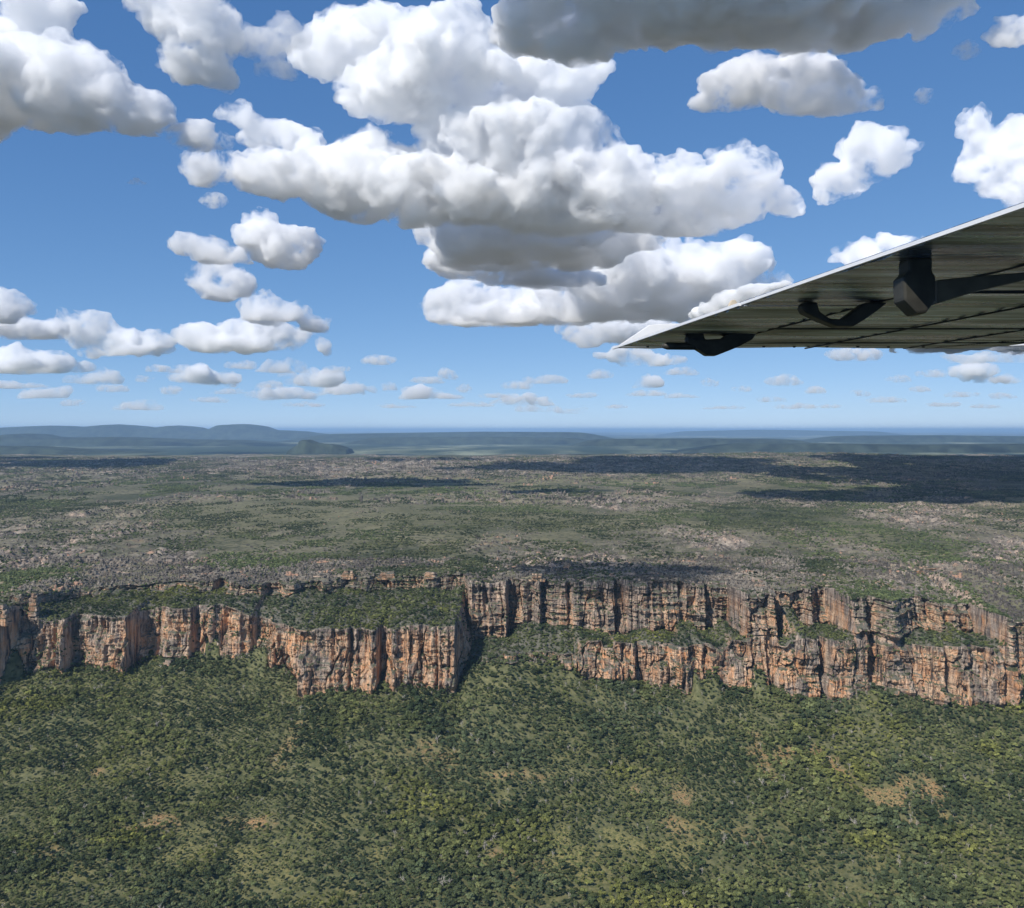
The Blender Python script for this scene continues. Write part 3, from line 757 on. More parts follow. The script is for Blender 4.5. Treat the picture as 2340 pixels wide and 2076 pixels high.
# ---------------------------------------------------------------- single outcrops standing on the rim
MO = mat_cliff(); MO.name = 'outcrop_rock'
def outcrop(name, cat, x, y, z, w, d, h, label, seed, n=4, taper=.85):
    """a stack of rough sandstone slabs"""
    r_ = np.random.default_rng(seed); bm = bmesh.new(); zz = 0
    for k in range(n):
        hh = h / n * r_.uniform(.8, 1.2); f = taper ** k
        vs = bmesh.ops.create_cube(bm, size=1)['verts']; ox, oy = r_.normal(size=2) * w * .05
        for v in vs: v.co = (v.co.x * w * f * r_.uniform(.9, 1.1) + ox, v.co.y * d * f * r_.uniform(.9, 1.1) + oy, zz + (v.co.z + .5) * (hh + .3))
        zz += hh
    bmesh.ops.bevel(bm, geom=bm.edges[:], offset=min(w, h / n) * .12, segments=1, affect='EDGES')
    bmesh.ops.subdivide_edges(bm, edges=bm.edges[:], cuts=3, use_grid_fill=True)
    me = bpy.data.meshes.new(name); bm.to_mesh(me); bm.free()
    P = np.empty(len(me.vertices) * 3, 'f'); me.vertices.foreach_get('co', P); P = P.reshape(-1, 3).astype(float)
    a_ = w * .09
    P[:, 0] += a_ * vn(P[:, 0] / (w * .22), P[:, 1] / (w * .22), P[:, 2] / (w * .12), seed); P[:, 1] += a_ * vn(P[:, 0] / (w * .2) + 9, P[:, 1] / (w * .22), P[:, 2] / (w * .12), seed + 1)
    me.vertices.foreach_set('co', P.astype('f').ravel())
    at_ = me.attributes.new('orange', 'FLOAT', 'POINT'); at_.data.foreach_set('value', np.clip(1.25 - P[:, 2] / h * .9, 0, 1).astype('f'))
    me.materials.append(MO); me.update()
    o = link(bpy.data.objects.new(name, me)); o.location = (x, y, z); o.rotation_euler = (0, 0, float(r_.uniform(-.3, .3)))
    return tag(o, label, cat)
def on_rim(px, row, y0):
    """nearest sheet vertex whose place in the view is closest"""
    m = CL_T >= 2
    d = (1170 + F * CL_X / CL_Y - px) ** 2 + (EY + F * (ZC - CL_Z) / CL_Y - row) ** 2 + (CL_Y - y0) ** 2 * .002 + np.where(m, 0, 1e6)
    i = np.unravel_index(np.argmin(d), d.shape); return CL_X[i], CL_Y[i], CL_Z[i]
for px, row, y0, w_, d_, h_, lb, sd in [
 (795, 1332, 1620, 26, 16, 13, 'orange faced rock outcrop on the plateau, leftmost of the free-standing ones', 1),
 (882, 1330, 1605, 38, 18, 11, 'long low grey-topped outcrop behind the central buttress', 2),
 (985, 1322, 1610, 26, 14, 9, 'grey layered outcrop just left of the upper wall', 6),
 (1232, 1326, 1600, 26, 14, 12, 'boxy orange outcrop on the rim beside the dark cleft', 3),
 (1298, 1296, 1680, 16, 12, 10, 'small orange outcrop set back from the rim beside the shaded patch', 4),
 (2130, 1306, 1720, 70, 16, 8, 'long pinkish stepped outcrop high on the plateau at right', 5),
 (1757, 1290, 1740, 14, 10, 9, 'lone small block on the plateau, right of centre', 7)]:
    x_, y_, z_ = on_rim(px, row, y0)
    outcrop('rock_outcrop', 'rock outcrop', x_, y_, z_ - 2.5, w_, d_, h_ + 2.5, lb, sd)
xp = (36 - 1170) / F * 1400
outcrop('rock_pinnacle', 'rock pinnacle', xp, float(np.interp(xp, xc, yl)) + 8, 190, 16, 14, 44, 'dark rounded rock pinnacle standing on the rim at the far left', 11, 6, .90)
outcrop('rock_pinnacle', 'rock pinnacle', xp - 26, float(np.interp(xp - 26, xc, yl)) + 10, 190, 20, 14, 36, 'pale broad rock tower just left of the dark pinnacle', 12, 5, .92)
xp = (388 - 1170) / F * 1455; yp = float(yls(xp)) - 22
outcrop('boulder', 'boulder', xp, yp, float(hg(np.array([xp]), np.array([yp]))[0]), 12, 9, 9, 'pale grey fallen boulder at the foot of the left cliff', 13, 2)
# ---------------------------------------------------------------- aircraft wing, seen from the cabin below it
WH = 0.5                                  # underside height above the camera
def wpt(px, row, h=WH):                   # where a sight line meets the wing's underside
    y = h * F / (EY - row); return ((px - 1170) / F * y, y)
def mat_alu(name, col, rough, metal=.85):
    k = NT(name); g = k.n('ShaderNodeNewGeometry'); P = g.outputs['Position']
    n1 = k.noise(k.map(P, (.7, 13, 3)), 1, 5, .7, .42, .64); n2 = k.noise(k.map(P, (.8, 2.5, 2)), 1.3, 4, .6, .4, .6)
    c = k.mix(n1, tuple(q * .28 for q in col), tuple(q * 1.5 for q in col)); c = k.mix(k.math('MULTIPLY', n2, .45), c, (.26, .25, .21))  # light and dark streaks in the base colour imitate reflections on the metal
    k.l(c, k.b.inputs['Base Color']); k.b.inputs['Metallic'].default_value = metal
    r = k.n('ShaderNodeMapRange', i_3=rough * .7, i_4=rough * 1.5); k.l(n2, r.inputs[0]); k.l(r.outputs[0], k.b.inputs['Roughness'])
    k.b.inputs['Specular IOR Level'].default_value = .5
    bp = k.n('ShaderNodeBump', i_Strength=.35, i_Distance=.01); k.l(k.noise(k.map(P, (2.2, 26, 1)), 1, 4, .6, .3, .7), bp.inputs['Height']); k.l(bp.outputs[0], k.b.inputs['Normal'])
    return k.m
M_ALU = mat_alu('glint_streak_aluminium', (.50, .60, .74), .28)
M_WHITE = mat_plain('white_paint', (.80, .79, .77), .35, spec=.5, nscale=8, var=.04)
M_POD = mat_plain('dark_fairing', (.040, .038, .030), .5, spec=.25, nscale=14, var=.3)
M_RIV = mat_plain('rivet_steel', (.02, .02, .02), .5)
wing = link(bpy.data.objects.new('aircraft_wing', None)); wing.location = (2.0, 3.5, ZC + WH)
tag(wing, 'ribbed grey aeroplane wing with white tip reaching in from the right', 'wing')
def wpart(name, V, Q, m, smooth=False, parent=None):
    me = bpy.data.meshes.new(name); me.from_pydata([tuple(v) for v in V], [], Q); me.materials.append(m)
    for p in me.polygons: p.use_smooth = smooth
    o = link(bpy.data.objects.new(name, me)); p_ = parent or wing; o.parent = p_
    o.matrix_parent_inverse = p_.matrix_world.inverted() if parent else __import__('mathutils').Matrix.Translation(wing.location).inverted()
    return o
A0 = np.array(wpt(1415, 793)); B0 = np.array(wpt(2340, 473)); EX = (B0 - A0) / (A0[1] - B0[1])      # trailing edge, per metre towards the camera
def te(y): return A0[0] + EX[0] * (A0[1] - y)
def thick(c, tip=0): return .012 + .11 * np.sin(np.clip(c / 2.6, 0, 1) * math.pi) ** .8
def tipy(x):                             # the tip rib is slightly bowed
    px = [1415, 1800, 2150, 2205, 2340, 2600]; rw = [793, 793.5, 797, 797.5, 785, 740]
    pts = [wpt(a, b) for a, b in zip(px, rw)]
    return np.interp(x, [p[0] for p in pts], [p[1] for p in pts])
def skin(name, y0, y1, c0, c1, m, ny, nc, rib=.0085, pitch=.118, lift=0.0):
    """a closed slab of wing between spanwise y0..y1 and chordwise c0..c1"""
    ys = np.linspace(0, 1, ny)[:, None]; cs = np.linspace(c0, c1, nc)[None, :]
    def yy(c): 
        top = np.full(c.shape, float(y1)) if y1 < 5.3 else tipy(te(5.5) + c)
        return y0 + (top - y0) * ys
    Yb = yy(cs); Xb = te(Yb) + cs + 0 * ys
    ph = Yb / pitch
    Zb = ZC + WH + lift + rib * (np.abs((ph % 1) * 2 - 1) - .5) * (1 + .8 * vn(Yb / .11, Xb * .6, None, 17)) + .004 * vn(Xb * 1.7, Yb * 3, None, 18)
    Zt = ZC + WH + thick(cs) + 0 * ys
    V = np.concatenate([np.stack([Xb, Yb, Zb], -1).reshape(-1, 3), np.stack([Xb, Yb, Zt], -1).reshape(-1, 3)])
    i = np.arange(ny * nc).reshape(ny, nc); T = ny * nc
    Q = [tuple(q) for q in np.stack([i[:-1, :-1], i[1:, :-1], i[1:, 1:], i[:-1, 1:]], -1).reshape(-1, 4).tolist()]
    Q += [tuple(q) for q in (np.stack([i[:-1, :-1], i[:-1, 1:], i[1:, 1:], i[1:, :-1]], -1).reshape(-1, 4) + T).tolist()]
    loop = list(i[0, :]) + list(i[1:, -1]) + list(i[-1, -2::-1]) + list(i[-2:0:-1, 0])
    for a, b in zip(loop, loop[1:] + loop[:1]): Q.append((int(a), int(b), int(b) + T, int(a) + T))
    return wpart(name, V, Q, m)
SL = 3.553
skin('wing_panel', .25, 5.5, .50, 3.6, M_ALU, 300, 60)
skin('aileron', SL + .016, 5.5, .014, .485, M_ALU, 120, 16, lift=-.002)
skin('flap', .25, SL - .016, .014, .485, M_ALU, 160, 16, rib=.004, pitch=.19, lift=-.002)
# white trailing edge strips (the sunlit thickness of the edge)
def strip(y0, y1, h, parent=None):
    V = []; 
    for y in (y0, y1):
        x = te(y)
        V += [(x, y, ZC + WH - .001), (x + .012, y, ZC + WH - .001), (x + .012, y, ZC + WH + h), (x, y, ZC + WH + h)]
    return wpart('trailing_edge', V, [(0, 1, 5, 4), (1, 2, 6, 5), (2, 3, 7, 6), (3, 0, 4, 7), (3, 2, 1, 0), (4, 5, 6, 7)], M_WHITE)
strip(.25, SL - .012, .0095); strip(SL + .012, 5.49, .0115)
# white strip standing in for light in the gap between flap and aileron
V = [(te(SL) + .02, SL - .004, ZC + WH - .004), (te(SL) + .36, SL - .004, ZC + WH - .004), (te(SL) + .36, SL + .008, ZC + WH - .004), (te(SL) + .02, SL + .008, ZC + WH - .004)]
V += [(a, b, c + .004) for a, b, c in V]
wpart('lit_gap_strip', V, [(0, 3, 2, 1), (4, 5, 6, 7), (0, 1, 5, 4), (1, 2, 6, 5), (2, 3, 7, 6), (3, 0, 4, 7)], M_WHITE)
# white tip fairing: raised cap that rides along the end rib
def prism(name, pts, y, th, m, bev=.006, parent=None, ytop=None):
    """outline given as photo column/row at its own distance y, extruded by th away from the camera"""
    P = [((a - 1170) / F * y, ZC + (EY - b) / F * y) for a, b in pts]
    bm = bmesh.new(); vs = [bm.verts.new((x, y, z)) for x, z in P]; f = bm.faces.new(vs)
    r = bmesh.ops.extrude_face_region(bm, geom=[f]); 
    for v in r['geom']:
        if isinstance(v, bmesh.types.BMVert): v.co.y += th
    bmesh.ops.recalc_face_normals(bm, faces=bm.faces[:])
    if bev: bmesh.ops.bevel(bm, geom=bm.edges[:], offset=bev, segments=2, affect='EDGES', profile=.6)
    me = bpy.data.meshes.new(name); bm.to_mesh(me); bm.free(); me.materials.append(m)
    o = link(bpy.data.objects.new(name, me)); o.parent = wing; o.matrix_parent_inverse = __import__('mathutils').Matrix.Translation(wing.location).inverted()
    return o
prism('wing_tip', [(1407, 794), (1484, 743), (1512, 740.5), (1575, 739), (1700, 739), (1900, 742), (2150, 760), (2300, 785), (1700, 793.5)], 5.49, .07, M_WHITE, .004)
# bracket on top of the trailing edge
b = prism('static_bracket', [(1662, 709), (1667, 693), (1672, 686), (1680, 685), (1684, 690), (1688, 703)], 3.73, .02, mat_plain('cream_plastic', (.62, .52, .38), .5), .003)
# hinge fairings (each a pod hanging from the underside)
pods = [
 (2.545, .075, [(2078, 588), (2132, 588), (2131, 620), (2139, 632), (2140, 686), (2118, 716), (2096, 717), (2066, 686), (2064, 634), (2078, 620)]),
 (3.42, .07, [(1838, 690), (1868, 690), (1874, 712), (1898, 728), (1926, 729), (1950, 712), (1978, 691), (2030, 691), (2004, 712), (1975, 732), (1952, 746), (1914, 746), (1880, 733), (1840, 714), (1833, 702)]),
 (4.60, .08, [(1580, 756), (1606, 756), (1612, 776), (1650, 774), (1672, 756), (1735, 755), (1720, 776), (1690, 792), (1668, 801), (1640, 812), (1616, 812), (1598, 800), (1572, 786), (1570, 770)]),
]
for i, (y, th, pts) in enumerate(pods):
    p = prism('hinge_fairing', pts, y, th, M_POD, .008)
    p['label'] = ['blocky dark hinge fairing hanging furthest inboard', 'curved dark hinge fairing at the gap between flap and aileron', 'pointed dark hinge fairing nearest the wing tip'][i]
# solid wedge added for the inboard fairing's reflection, tapering forward under the wing
prism('reflection_wedge', [(2143, 640), (2200, 634), (2345, 622), (2345, 640), (2240, 664), (2143, 694)], 2.60, .05, mat_plain('olive_reflection', (.085, .078, .058), .5, nscale=10, var=.3), .004)
# rod with rounded end in front of the outer pod
def rod(name, p, q, r, m, n=10):
    p, q = Vector(p), Vector(q); d = (q - p).normalized(); a = d.orthogonal().normalized(); b = d.cross(a); V = []; Q = []
    st = [(0, .3), (.04, .75), (.12, 1), (1, 1)]
    for t_, s in st:
        c = p.lerp(q, t_)
        V += [c + (a * math.cos(k * 6.2832 / n) + b * math.sin(k * 6.2832 / n)) * r * s for k in range(n)]
    for j in range(len(st) - 1):
        for k in range(n): Q.append((j * n + k, j * n + (k + 1) % n, (j + 1) * n + (k + 1) % n, (j + 1) * n + k))
    Q.append(tuple(range(n))[::-1]); Q.append(tuple(range((len(st) - 1) * n, len(st) * n)))
    return wpart(name, V, Q, m, True)
def at(px, row, y): return ((px - 1170) / F * y, y, ZC + (EY - row) / F * y)
rod('actuator_rod', at(1513, 791, 4.62), at(1612, 792, 4.62), .020, M_POD)
rod('hinge_collar', at(1566, 776, 4.63), at(1606, 776, 4.63), .032, M_RIV)
# rivet row along the bowed leading corner, small drain stubs along the tip edge
V, Q = [], []
def nub(x, y, z, s):
    n = len(V); V.extend([(x - s, y - s, z), (x + s, y - s, z), (x + s, y + s, z), (x - s, y + s, z), (x - s * .6, y - s * .6, z - s), (x + s * .6, y - s * .6, z - s), (x + s * .6, y + s * .6, z - s), (x - s * .6, y + s * .6, z - s)])
    Q.extend([(n + 4, n + 5, n + 6, n + 7), (n, n + 1, n + 5, n + 4), (n + 1, n + 2, n + 6, n + 5), (n + 2, n + 3, n + 7, n + 6), (n + 3, n, n + 4, n + 7)])
for k in range(40):
    px = 2118 + k * 6.4; row = 795 - (px - 2118) * .083; x, y = wpt(px, row); nub(x, y, ZC + WH - .001, .005)
for px in (1480, 1560, 1650, 1745, 1815, 1890, 1960, 2030, 2110): x, y = wpt(px, 791); nub(x, y, ZC + WH - .002, .008)
wpart('rivet_row', V, Q, M_RIV)
seams_v, seams_q = [], []
def seam(p, q, w_=.0035):
    n = len(seams_v); p = np.array(p); q = np.array(q); d = (q - p) / np.linalg.norm(q - p); t_ = np.array([-d[1], d[0]]) * w_
    for c_ in (p - t_, q - t_, q + t_, p + t_): seams_v.append((c_[0], c_[1], ZC + WH - .0075))
    for c_ in (p - t_, q - t_, q + t_, p + t_): seams_v.append((c_[0], c_[1], ZC + WH - .0005))
    seams_q.extend([(n, n + 3, n + 2, n + 1), (n, n + 1, n + 5, n + 4), (n + 1, n + 2, n + 6, n + 5), (n + 2, n + 3, n + 7, n + 6), (n + 3, n, n + 4, n + 7)])
for c_ in (.493, 1.15, 1.75): seam((te(.3) + c_, .3), (te(5.4) + c_, 5.4))
for y_ in (1.35, 2.35, 3.2, 4.35, 5.05): seam((te(y_) + .5, y_), (te(y_) + 2.4, y_))
wpart('panel_seam', seams_v, seams_q, M_RIV)
# bright leading-edge strip that shows beyond the tip corner
prism('leading_edge_strip', [(2286, 788), (2310, 783), (2420, 778), (2420, 787), (2310, 791)], 6.2, .05, M_WHITE, .003)
# ---------------------------------------------------------------- clouds
CLB = 1000.0      # height of the cloud bases above the camera
_ico = {}
def ico(sub):
    if sub not in _ico:
        bm = bmesh.new(); bmesh.ops.create_icosphere(bm, subdivisions=sub, radius=1)
        _ico[sub] = (np.array([q.co[:] for q in bm.verts]), np.array([[q.index for q in p.verts] for p in bm.faces])); bm.free()
    return _ico[sub]
_cm = {}
def mat_cloud(mfp, L):
    """white vapour; wisps and hollows are eaten out of it by noise at the cloud's own scale L"""
    key = (round(mfp / 5), round(L / 8))
    if key not in _cm:
        m = bpy.data.materials.new('cloud_vapour'); m.use_nodes = True; t = m.node_tree; t.nodes.clear()
        o = t.nodes.new('ShaderNodeOutputMaterial'); v = t.nodes.new('ShaderNodeVolumeScatter')
        v.inputs['Color'].default_value = (1, 1, 1, 1); v.inputs['Anisotropy'].default_value = 0.0
        g = t.nodes.new('ShaderNodeNewGeometry'); nz = t.nodes.new('ShaderNodeTexNoise')
        nz.inputs['Scale'].default_value = 1 / (L * CL_SC); nz.inputs['Detail'].default_value = 6; nz.inputs['Roughness'].default_value = .66; nz.inputs['Distortion'].default_value = .35
        mr = t.nodes.new('ShaderNodeMapRange'); mr.inputs[1].default_value = CL_LO; mr.inputs[2].default_value = CL_HI
        mr.inputs[3].default_value = 0; mr.inputs[4].default_value = CL_MX / mfp
        t.links.new(g.outputs['Position'], nz.inputs['Vector']); t.links.new(nz.outputs[0], mr.inputs[0]); t.links.new(mr.outputs[0], v.inputs['Density'])
        t.links.new(v.outputs[0], o.inputs['Volume']); m.cycles.volume_step_rate = .25; _cm[key] = m
    return _cm[key]
CL_SC, CL_LO, CL_HI, CL_MX = 1.3, .43, .66, 2.9

def cloud(base, blobs, label, mfp=1.0, lift=1.0, deep=1.0, D=None, flat=.10, group=None):
    """blobs: (column, row, half width, half height) as seen at the cloud's own distance, which follows
    from the height of its base; children puffs are grown over each blob"""
    global _cs
    _cs += 1
    r_ = np.random.default_rng(1000 + _cs)
    if D is None: D = CLB * F / (EY - base)
    k = D / F
    zb = ZC + (EY - base) * k
    sph = []
    small = max(b[2] for b in blobs) < 42 and deep == 1
    for (px, py, rx, ry) in blobs:
        rx *= 1.12; ry *= 1.12
        c = np.array([(px - 1170) * k, D + r_.normal() * rx * .35 * k, ZC + (EY - py) * k]); r = np.array([rx, (rx + ry) / 2 * deep, ry]) * k
        sph.append((c, r))
        for _ in range(9 if small else 20):
            q = r_.normal(size=3); q /= np.linalg.norm(q); q[2] = abs(q[2]) - .25
            s = r_.uniform(.22, .55) * lift; c2 = c + q * r * r_.uniform(.7, 1.0); r2 = min(r) * s * np.array([1.15, 1.15, .9])
            sph.append((c2, r2))
            for _ in range(2 if small else 6):
                g = r_.normal(size=3); g /= np.linalg.norm(g); g[2] = abs(g[2]) - .2
                c3 = c2 + g * r2 * .95; r3 = r2 * r_.uniform(.25, .55)
                sph.append((c3, r3))
    if not small and deep == 1:
        for _ in range(3 * len(blobs)):                    # torn shreds round the edge
            c, r = sph[0] if False else sph[int(r_.integers(len(sph)))]
            q = r_.normal(size=3); q /= np.linalg.norm(q); q[2] *= .6
            sph.append((c + q * r * r_.uniform(1.1, 1.6), np.array([r_.uniform(9, 24), 14, r_.uniform(5, 11)]) * k))
    vox = (1.5 if small else 3.8) * k * (1 if len(blobs) < 4 else 1.15)
    v0, f0 = ico(2); V = np.concatenate([v0 * r + c for c, r in sph]); Fa = np.concatenate([f0 + i * len(v0) for i in range(len(sph))])
    me = mesh_np('cloud', V, Fa)
    o = link(bpy.data.objects.new('cloud', me))
    md = o.modifiers.new('r', 'REMESH'); md.mode = 'VOXEL'; md.voxel_size = vox
    dg = bpy.context.evaluated_depsgraph_get(); me2 = bpy.data.meshes.new_from_object(o.evaluated_get(dg)); o.modifiers.clear(); o.data = me2
    bpy.data.meshes.remove(me)
    n = len(me2.vertices); P = np.empty(n * 3, 'f'); me2.vertices.foreach_get('co', P); P = P.reshape(-1, 3).astype(float)
    R = np.empty(n * 3, 'f'); me2.vertices.foreach_get('normal', R); R = R.reshape(-1, 3)
    L = 60 * k if not small else 14 * k
    # swirl the surface, then roughen it along its normals
    for l, a in ((1.6, .26), (.7, .17), (.33, .11), (.16, .085), (.08, .045)):
        q = P / (L * l)
        P = P + np.stack([vn(q[:, 0] + 31 * j, q[:, 1] + 7 * j, q[:, 2] - 13 * j, 200 + _cs + j) for j in range(3)], -1) * a * L * np.array([1.3, 1, .8])
    q = P / (L * .16); d = (1 - np.abs(vn(q[:, 0], q[:, 1], q[:, 2], 7)) * 2) * -.045 + .04
    q = P / (L * .5); d = d + (.5 - np.abs(vn(q[:, 0], q[:, 1], q[:, 2], 9))) * .16
    P = P + R * (d * L)[:, None]
    q = P[:, :2] / (L * 1.2)
    u = P[:, 2] - zb - .06 * L * vn(q[:, 0], q[:, 1], None, 15)
    P[:, 2] = P[:, 2] + np.where(u < 0, -u * (1 - flat), 0)
    me2.vertices.foreach_set('co', P.astype('f').ravel()); me2.update()
    md = o.modifiers.new('r', 'REMESH'); md.mode = 'VOXEL'; md.voxel_size = vox * .9       # closes the folds the roughening made
    dg = bpy.context.evaluated_depsgraph_get(); me3 = bpy.data.meshes.new_from_object(o.evaluated_get(dg)); o.modifiers.clear(); o.data = me3
    bpy.data.meshes.remove(me2); me2 = me3
    me2.materials.clear(); me2.materials.append(mat_cloud((44 * (k / 2.2) if not small else 26 * k) * mfp, L))
    me2.name = 'cloud'
    tag(o, label, 'cloud', group or 'fair weather clouds over the plateau')
    return n
_cs = 0
nv = 0
for base, bl, lab, kw in [
 (318, [(-40, 130, 170, 100), (60, 180, 160, 95), (180, 215, 130, 85), (290, 255, 80, 55), (90, 30, 80, 70), (-150, 220, 160, 90), (345, 290, 45, 22)], 'largest white cloud cut off by the left edge, flat grey base', {}),
 (185, [(440, 40, 90, 60), (370, 5, 70, 24), (500, 85, 50, 40), (430, 125, 70, 48), (500, 160, 45, 28)], 'ragged pale cloud near the top edge, second from the left corner', dict(mfp=1.5)),
 (200, [(600, 105, 70, 26), (660, 75, 40, 30), (640, 150, 40, 18)], 'thin wisp bridging the second cloud and the big central one', dict(mfp=4.0)),
 (520, [(740, 125, 75, 55), (860, 115, 110, 75), (1010, 180, 130, 90), (1150, 200, 110, 85), (1260, 200, 75, 65), (1120, 310, 150, 80), (1290, 340, 110, 75), (1380, 440, 110, 85), (930, 230, 110, 60), (1200, 420, 150, 85), (1060, 440, 110, 70), (1270, 480, 130, 50), (1180, 350, 120, 90), (1280, 260, 60, 50)], 'towering bulk of the largest central cloud with dark grey hollow', {}),
 (520, [(490, 385, 60, 34), (610, 290, 75, 42), (650, 400, 100, 50), (800, 405, 130, 78), (950, 440, 120, 70), (560, 260, 35, 25), (860, 345, 70, 40), (690, 315, 30, 24)], 'long left arm of the central cloud, tapering to a bright lobe', {}),
 (600, [(1060, 520, 85, 80), (1180, 560, 160, 60), (1320, 555, 140, 55), (1200, 480, 190, 80), (1080, 410, 80, 60), (1430, 545, 80, 40), (1380, 500, 120, 50), (1120, 590, 120, 24)], 'grey lower belly hanging under the central cloud', {}),
 (520, [(1530, 435, 75, 55), (1680, 405, 75, 52), (1610, 470, 140, 45), (1790, 465, 45, 26), (1490, 480, 110, 40), (1745, 440, 40, 26)], 'white billowing right arm of the central cloud', {}),
 (650, [(1055, 605, 66, 34), (1150, 622, 110, 32), (1260, 632, 110, 26)], 'narrow bright cloud bank directly under the grey belly', {}),
 (745, [(1065, 685, 80, 40), (1170, 692, 110, 42), (1280, 712, 80, 34), (1130, 722, 130, 26)], 'long layered cloud left of the wing tip, second bank down', {}),
 (730, [(1400, 635, 110, 60), (1550, 605, 50, 60), (1640, 620, 95, 56), (1480, 680, 190, 44), (1720, 660, 60, 36), (1545, 552, 22, 26), (1330, 690, 90, 36)], 'white heaped cloud with a grey base just above the wing edge', {}),
 (795, [(1330, 765, 60, 26), (1400, 748, 50, 26), (1480, 760, 60, 30)], 'low cloud right behind the white wing tip', {}),
 (838, [(1405, 812, 28, 14), (1450, 816, 45, 16), (1510, 824, 34, 11)], 'small puffy cloud directly below the wing tip', {}),
 (120, [(1300, 30, 170, 60), (1480, 50, 150, 50), (1690, 66, 210, 62), (1900, 30, 200, 50), (1500, -90, 420, 100), (2080, 0, 150, 40), (1900, -100, 300, 80), (1340, 80, 90, 40)], 'huge dark grey cloud base spread along the top edge', dict(mfp=.9, flat=.22)),
 (248, [(1700, 195, 80, 48), (1830, 185, 100, 58), (1920, 215, 70, 34), (1625, 235, 34, 14), (1985, 232, 35, 18)], 'bright loaf-shaped cloud beneath the dark grey top cloud', dict(mfp=1.3)),
 (468, [(1985, 355, 66, 52), (1930, 400, 50, 40), (1900, 440, 32, 26)], 'comma-shaped cloud alone in the blue above the wing', dict(mfp=1.2)),
 (480, [(2310, 360, 70, 66), (2232, 290, 26, 52), (2330, 420, 70, 54), (2420, 380, 90, 80)], 'cloud with a thin upward plume at the right edge', {}),
 (95, [(2330, 60, 56, 32), (2420, 50, 70, 40)], 'small bright cloud in the top right corner', dict(mfp=1.5)),
 (135, [(2215, 112, 26, 18)], 'faint shred just left of the top right corner cloud', dict(mfp=2.5)),
 (240, [(2106, 222, 17, 18)], 'tiny round shred between loaf-shaped cloud and plume', dict(mfp=2.2)),
 (600, [(1990, 572, 50, 30), (2055, 566, 45, 28), (2130, 580, 60, 26), (2240, 585, 80, 30), (2350, 585, 80, 30)], 'cloud half hidden behind the rising wing edge', {}),
 (612, [(600, 550, 40, 46), (655, 568, 62, 44)], 'brightest compact cloud at left, square and freshly heaped', dict(mfp=.7)),
 (600, [(475, 562, 48, 30), (530, 585, 40, 18), (430, 570, 30, 15)], 'cloud touching the left side of the bright square cloud', {}),
 (680, [(470, 622, 52, 32), (540, 645, 46, 26), (500, 660, 50, 18)], 'oval cloud just beneath the bright square cloud', {}),
 (752, [(575, 702, 38, 26), (640, 722, 60, 18), (710, 738, 40, 12)], 'wedge-shaped cloud sloping down to the right at left', {}),
 (812, [(460, 765, 42, 24), (540, 755, 40, 26), (620, 768, 66, 28), (735, 792, 22, 18), (560, 785, 110, 20), (420, 758, 30, 8)], 'broad lumpy cloud bank low at left, widest of its row', {}),
 (824, [(205, 755, 44, 40), (260, 785, 56, 26), (340, 795, 40, 26), (300, 808, 90, 12)], 'peaked cloud low at left with a smaller hump beside it', {}),
 (735, [(-10, 700, 60, 32)], 'rounded cloud cut by the left edge, upper of two', {}),
 (772, [(40, 748, 60, 24), (95, 752, 28, 20), (-30, 750, 50, 24)], 'rounded cloud cut by the left edge, lower of two', {}),
 (856, [(30, 815, 56, 18), (110, 825, 60, 20), (195, 848, 22, 9), (60, 840, 90, 12)], 'flat cloud bank low against the left edge', {}),
 (852, [(370, 845, 28, 8), (400, 850, 20, 7)], 'small flat cloud right of the peaked low cloud', {}),
 (880, [(450, 864, 36, 15), (520, 872, 28, 12), (490, 876, 60, 6)], 'small double-humped cloud low at left', {}),
 (834, [(865, 824, 38, 10)], 'small lone flat cloud in clear sky left of centre', {}),
 (886, [(1490, 874, 42, 12), (1465, 872, 14, 10)], 'small cloud low in the sky under the hinge pods', {}),
 (900, [(1858, 893, 22, 9)], 'tiny square cloud right of centre near the horizon', {}),
 (826, [(1920, 812, 36, 14), (1970, 812, 36, 15)], 'small loaf cloud just under the wing on the right', {}),
 (876, [(2225, 856, 40, 15), (2290, 868, 50, 8)], 'small cloud near the horizon close to the right edge', {}),
 (832, [(2230, 818, 60, 10), (2330, 812, 50, 18)], 'pale flat cloud under the wing at the right edge', dict(mfp=1.6)),
 (420, [(312, 425, 18, 14)], 'tiny faint shred alone in the blue at upper left', dict(mfp=2.0)),
 (345, [(465, 322, 50, 28)], 'small cloud between the left cloud and the central arm', dict(mfp=1.4)),
 (478, [(488, 458, 28, 16)], 'small faint cloud under the central cloud left lobe', dict(mfp=1.8)),
]:
    nv += cloud(base, bl, lab, **kw)
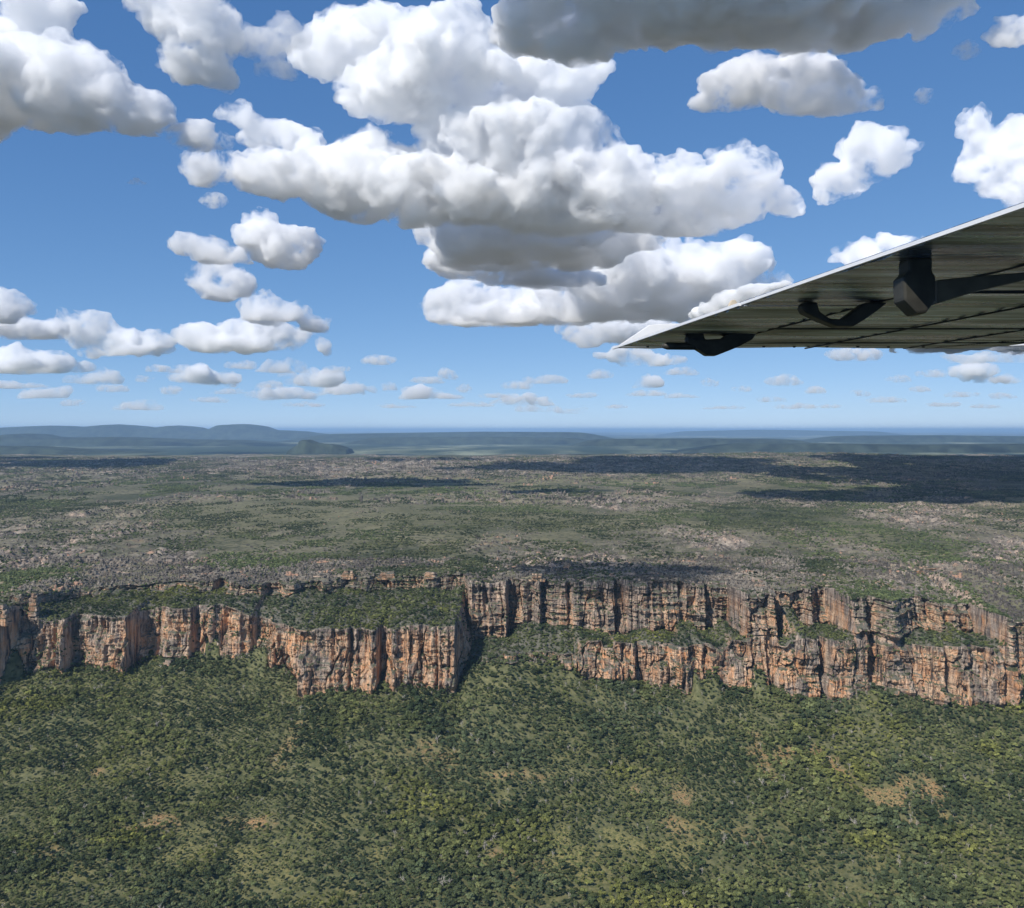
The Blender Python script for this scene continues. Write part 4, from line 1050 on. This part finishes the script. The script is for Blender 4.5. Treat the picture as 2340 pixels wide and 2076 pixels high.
# the many tiny clouds just above the horizon
_r = np.random.default_rng(5)
_cs += 1
FAR = [(a_, b_, c_ * 1.25, d_ * 1.5) for a_, b_, c_, d_ in [(730, 868, 55, 11), (800, 896, 60, 6), (255, 889, 40, 6), (165, 922, 22, 6), (1020, 858, 22, 10), (1062, 890, 20, 7), (1260, 869, 44, 7), (1185, 882, 40, 7), (1190, 922, 50, 5), (965, 905, 50, 6),
       (390, 894, 26, 7), (1765, 914, 22, 5), (1620, 876, 16, 7), (2200, 902, 34, 5), (1968, 900, 16, 5), (2288, 906, 26, 5), (1790, 872, 40, 9), (890, 885, 18, 7), (650, 838, 60, 10), (560, 835, 30, 7),
       (1340, 905, 30, 4), (2110, 890, 26, 5), (2060, 868, 20, 6), (620, 880, 30, 6), (330, 868, 20, 5), (60, 880, 60, 5), (1130, 905, 40, 4), (1410, 930, 30, 3), (900, 930, 40, 3), (480, 915, 40, 4),
       (2150, 925, 30, 4), (1660, 932, 40, 3), (700, 925, 40, 4), (1900, 930, 30, 3), (300, 935, 50, 3), (1250, 940, 50, 3), (2250, 930, 30, 3), (1550, 905, 30, 4), (1700, 890, 20, 5), (520, 895, 26, 5), (200, 870, 50, 7), (980, 870, 40, 6), (1370, 858, 30, 7), (1560, 850, 40, 6), (2140, 855, 30, 7), (640, 905, 60, 5), (1080, 925, 40, 4), (1480, 900, 40, 5), (1830, 930, 40, 4), (90, 905, 50, 5), (2030, 915, 40, 5), (760, 845, 30, 6)]]
WHERE = {0: 'near the left edge', 1: 'left of centre', 2: 'around the middle', 3: 'right of centre', 4: 'near the right edge'}
for (px, py, rx, ry) in FAR:
    bl = [(px, py, rx * .7, ry)] + [(px + _r.uniform(-.9, .9) * rx, py + _r.uniform(-.2, .5) * ry, rx * _r.uniform(.25, .5), ry * _r.uniform(.5, .9)) for _ in range(2)]
    w_ = WHERE[min(4, int(px / 468))]
    nv += cloud(py + ry * .7, bl, 'tiny pale cloud just above the horizon, %s' % w_, mfp=1.5, group='tiny clouds above the horizon, %s' % w_)
# unseen clouds overhead, out of the frame, placed so their shadows lie on the land
def overhead(x, y, w, dpt, h, label):
    """a cloud standing at world x, y; w, dpt, h are its half sizes in metres"""
    k = y / F
    bl = [((x + a * w) / k + 1170, EY - (1000 + h * .5) / k, w * b / k, h / k) for a, b in ((0, .75), (-.5, .5), (.5, .5))]
    return cloud(EY - 1000 / k, bl, label, D=y, mfp=.6 if w > 400 else 12.)
nv += overhead(-740, 440, 190, 150, 46, 'small unseen cloud high overhead, shading a patch of the cliff top')
nv += overhead(-4300, 5300, 700, 600, 220, 'unseen cloud beyond the left edge, nearest of those shading the plateau')
nv += overhead(-4700, 6000, 900, 700, 220, 'unseen cloud beyond the left edge whose shadow darkens the far plateau')
nv += overhead(-6300, 7000, 900, 700, 220, 'outermost unseen cloud beyond the left edge, shading the far plateau')
for b_, bl_, D_, dp_, l_ in [  # unseen low clouds added behind the wing to darken the plateau at right
 (736, [(1690, 718, 70, 12), (1830, 714, 70, 20), (1950, 706, 100, 28), (2130, 700, 120, 32), (2330, 700, 140, 32), (2560, 700, 180, 34)], 4200, 6.5, 'broad low cloud added unseen behind the wing for its shadow, nearer of the long ones'),
 (750, [(1850, 736, 80, 14), (1990, 726, 100, 22), (2200, 722, 140, 24), (2450, 722, 160, 24), (2750, 722, 200, 24)], 5900, 6.0, 'broad low cloud added unseen behind the wing for its shadow, farther of the long ones'),
 (724, [(1990, 706, 60, 16), (2060, 702, 70, 18), (2210, 695, 110, 22), (2430, 695, 140, 24)], 3000, 5.0, 'low cloud added unseen behind the wing for its shadow, closest of them')]:
    nv += cloud(b_, [(p_, q_ - 8, w_ * 1.15, h_ * 1.5) for p_, q_, w_, h_ in bl_], l_, D=D_, deep=dp_, mfp=.35)
print('clouds', nv, time.time() - T0)
# ---------------------------------------------------------------- haze
bm = bmesh.new(); bmesh.ops.create_cube(bm, size=1); me = bpy.data.meshes.new('haze'); bm.to_mesh(me); bm.free()
hz = link(bpy.data.objects.new('haze', me)); hz.scale = (640000, 320000, 710); hz.location = (0, 155000, 345)
m = bpy.data.materials.new('haze_air'); m.use_nodes = True; t = m.node_tree; t.nodes.clear()
o_ = t.nodes.new('ShaderNodeOutputMaterial'); v_ = t.nodes.new('ShaderNodeVolumePrincipled')
v_.inputs['Color'].default_value = (.46, .70, 1.0, 1); v_.inputs['Density'].default_value = 2.0e-5; v_.inputs['Anisotropy'].default_value = .0
t.links.new(v_.outputs[0], o_.inputs['Volume']); me.materials.append(m); tag(hz, kind='stuff', label='thin blue haze filling the air down to the horizon')
print('done', time.time() - T0)
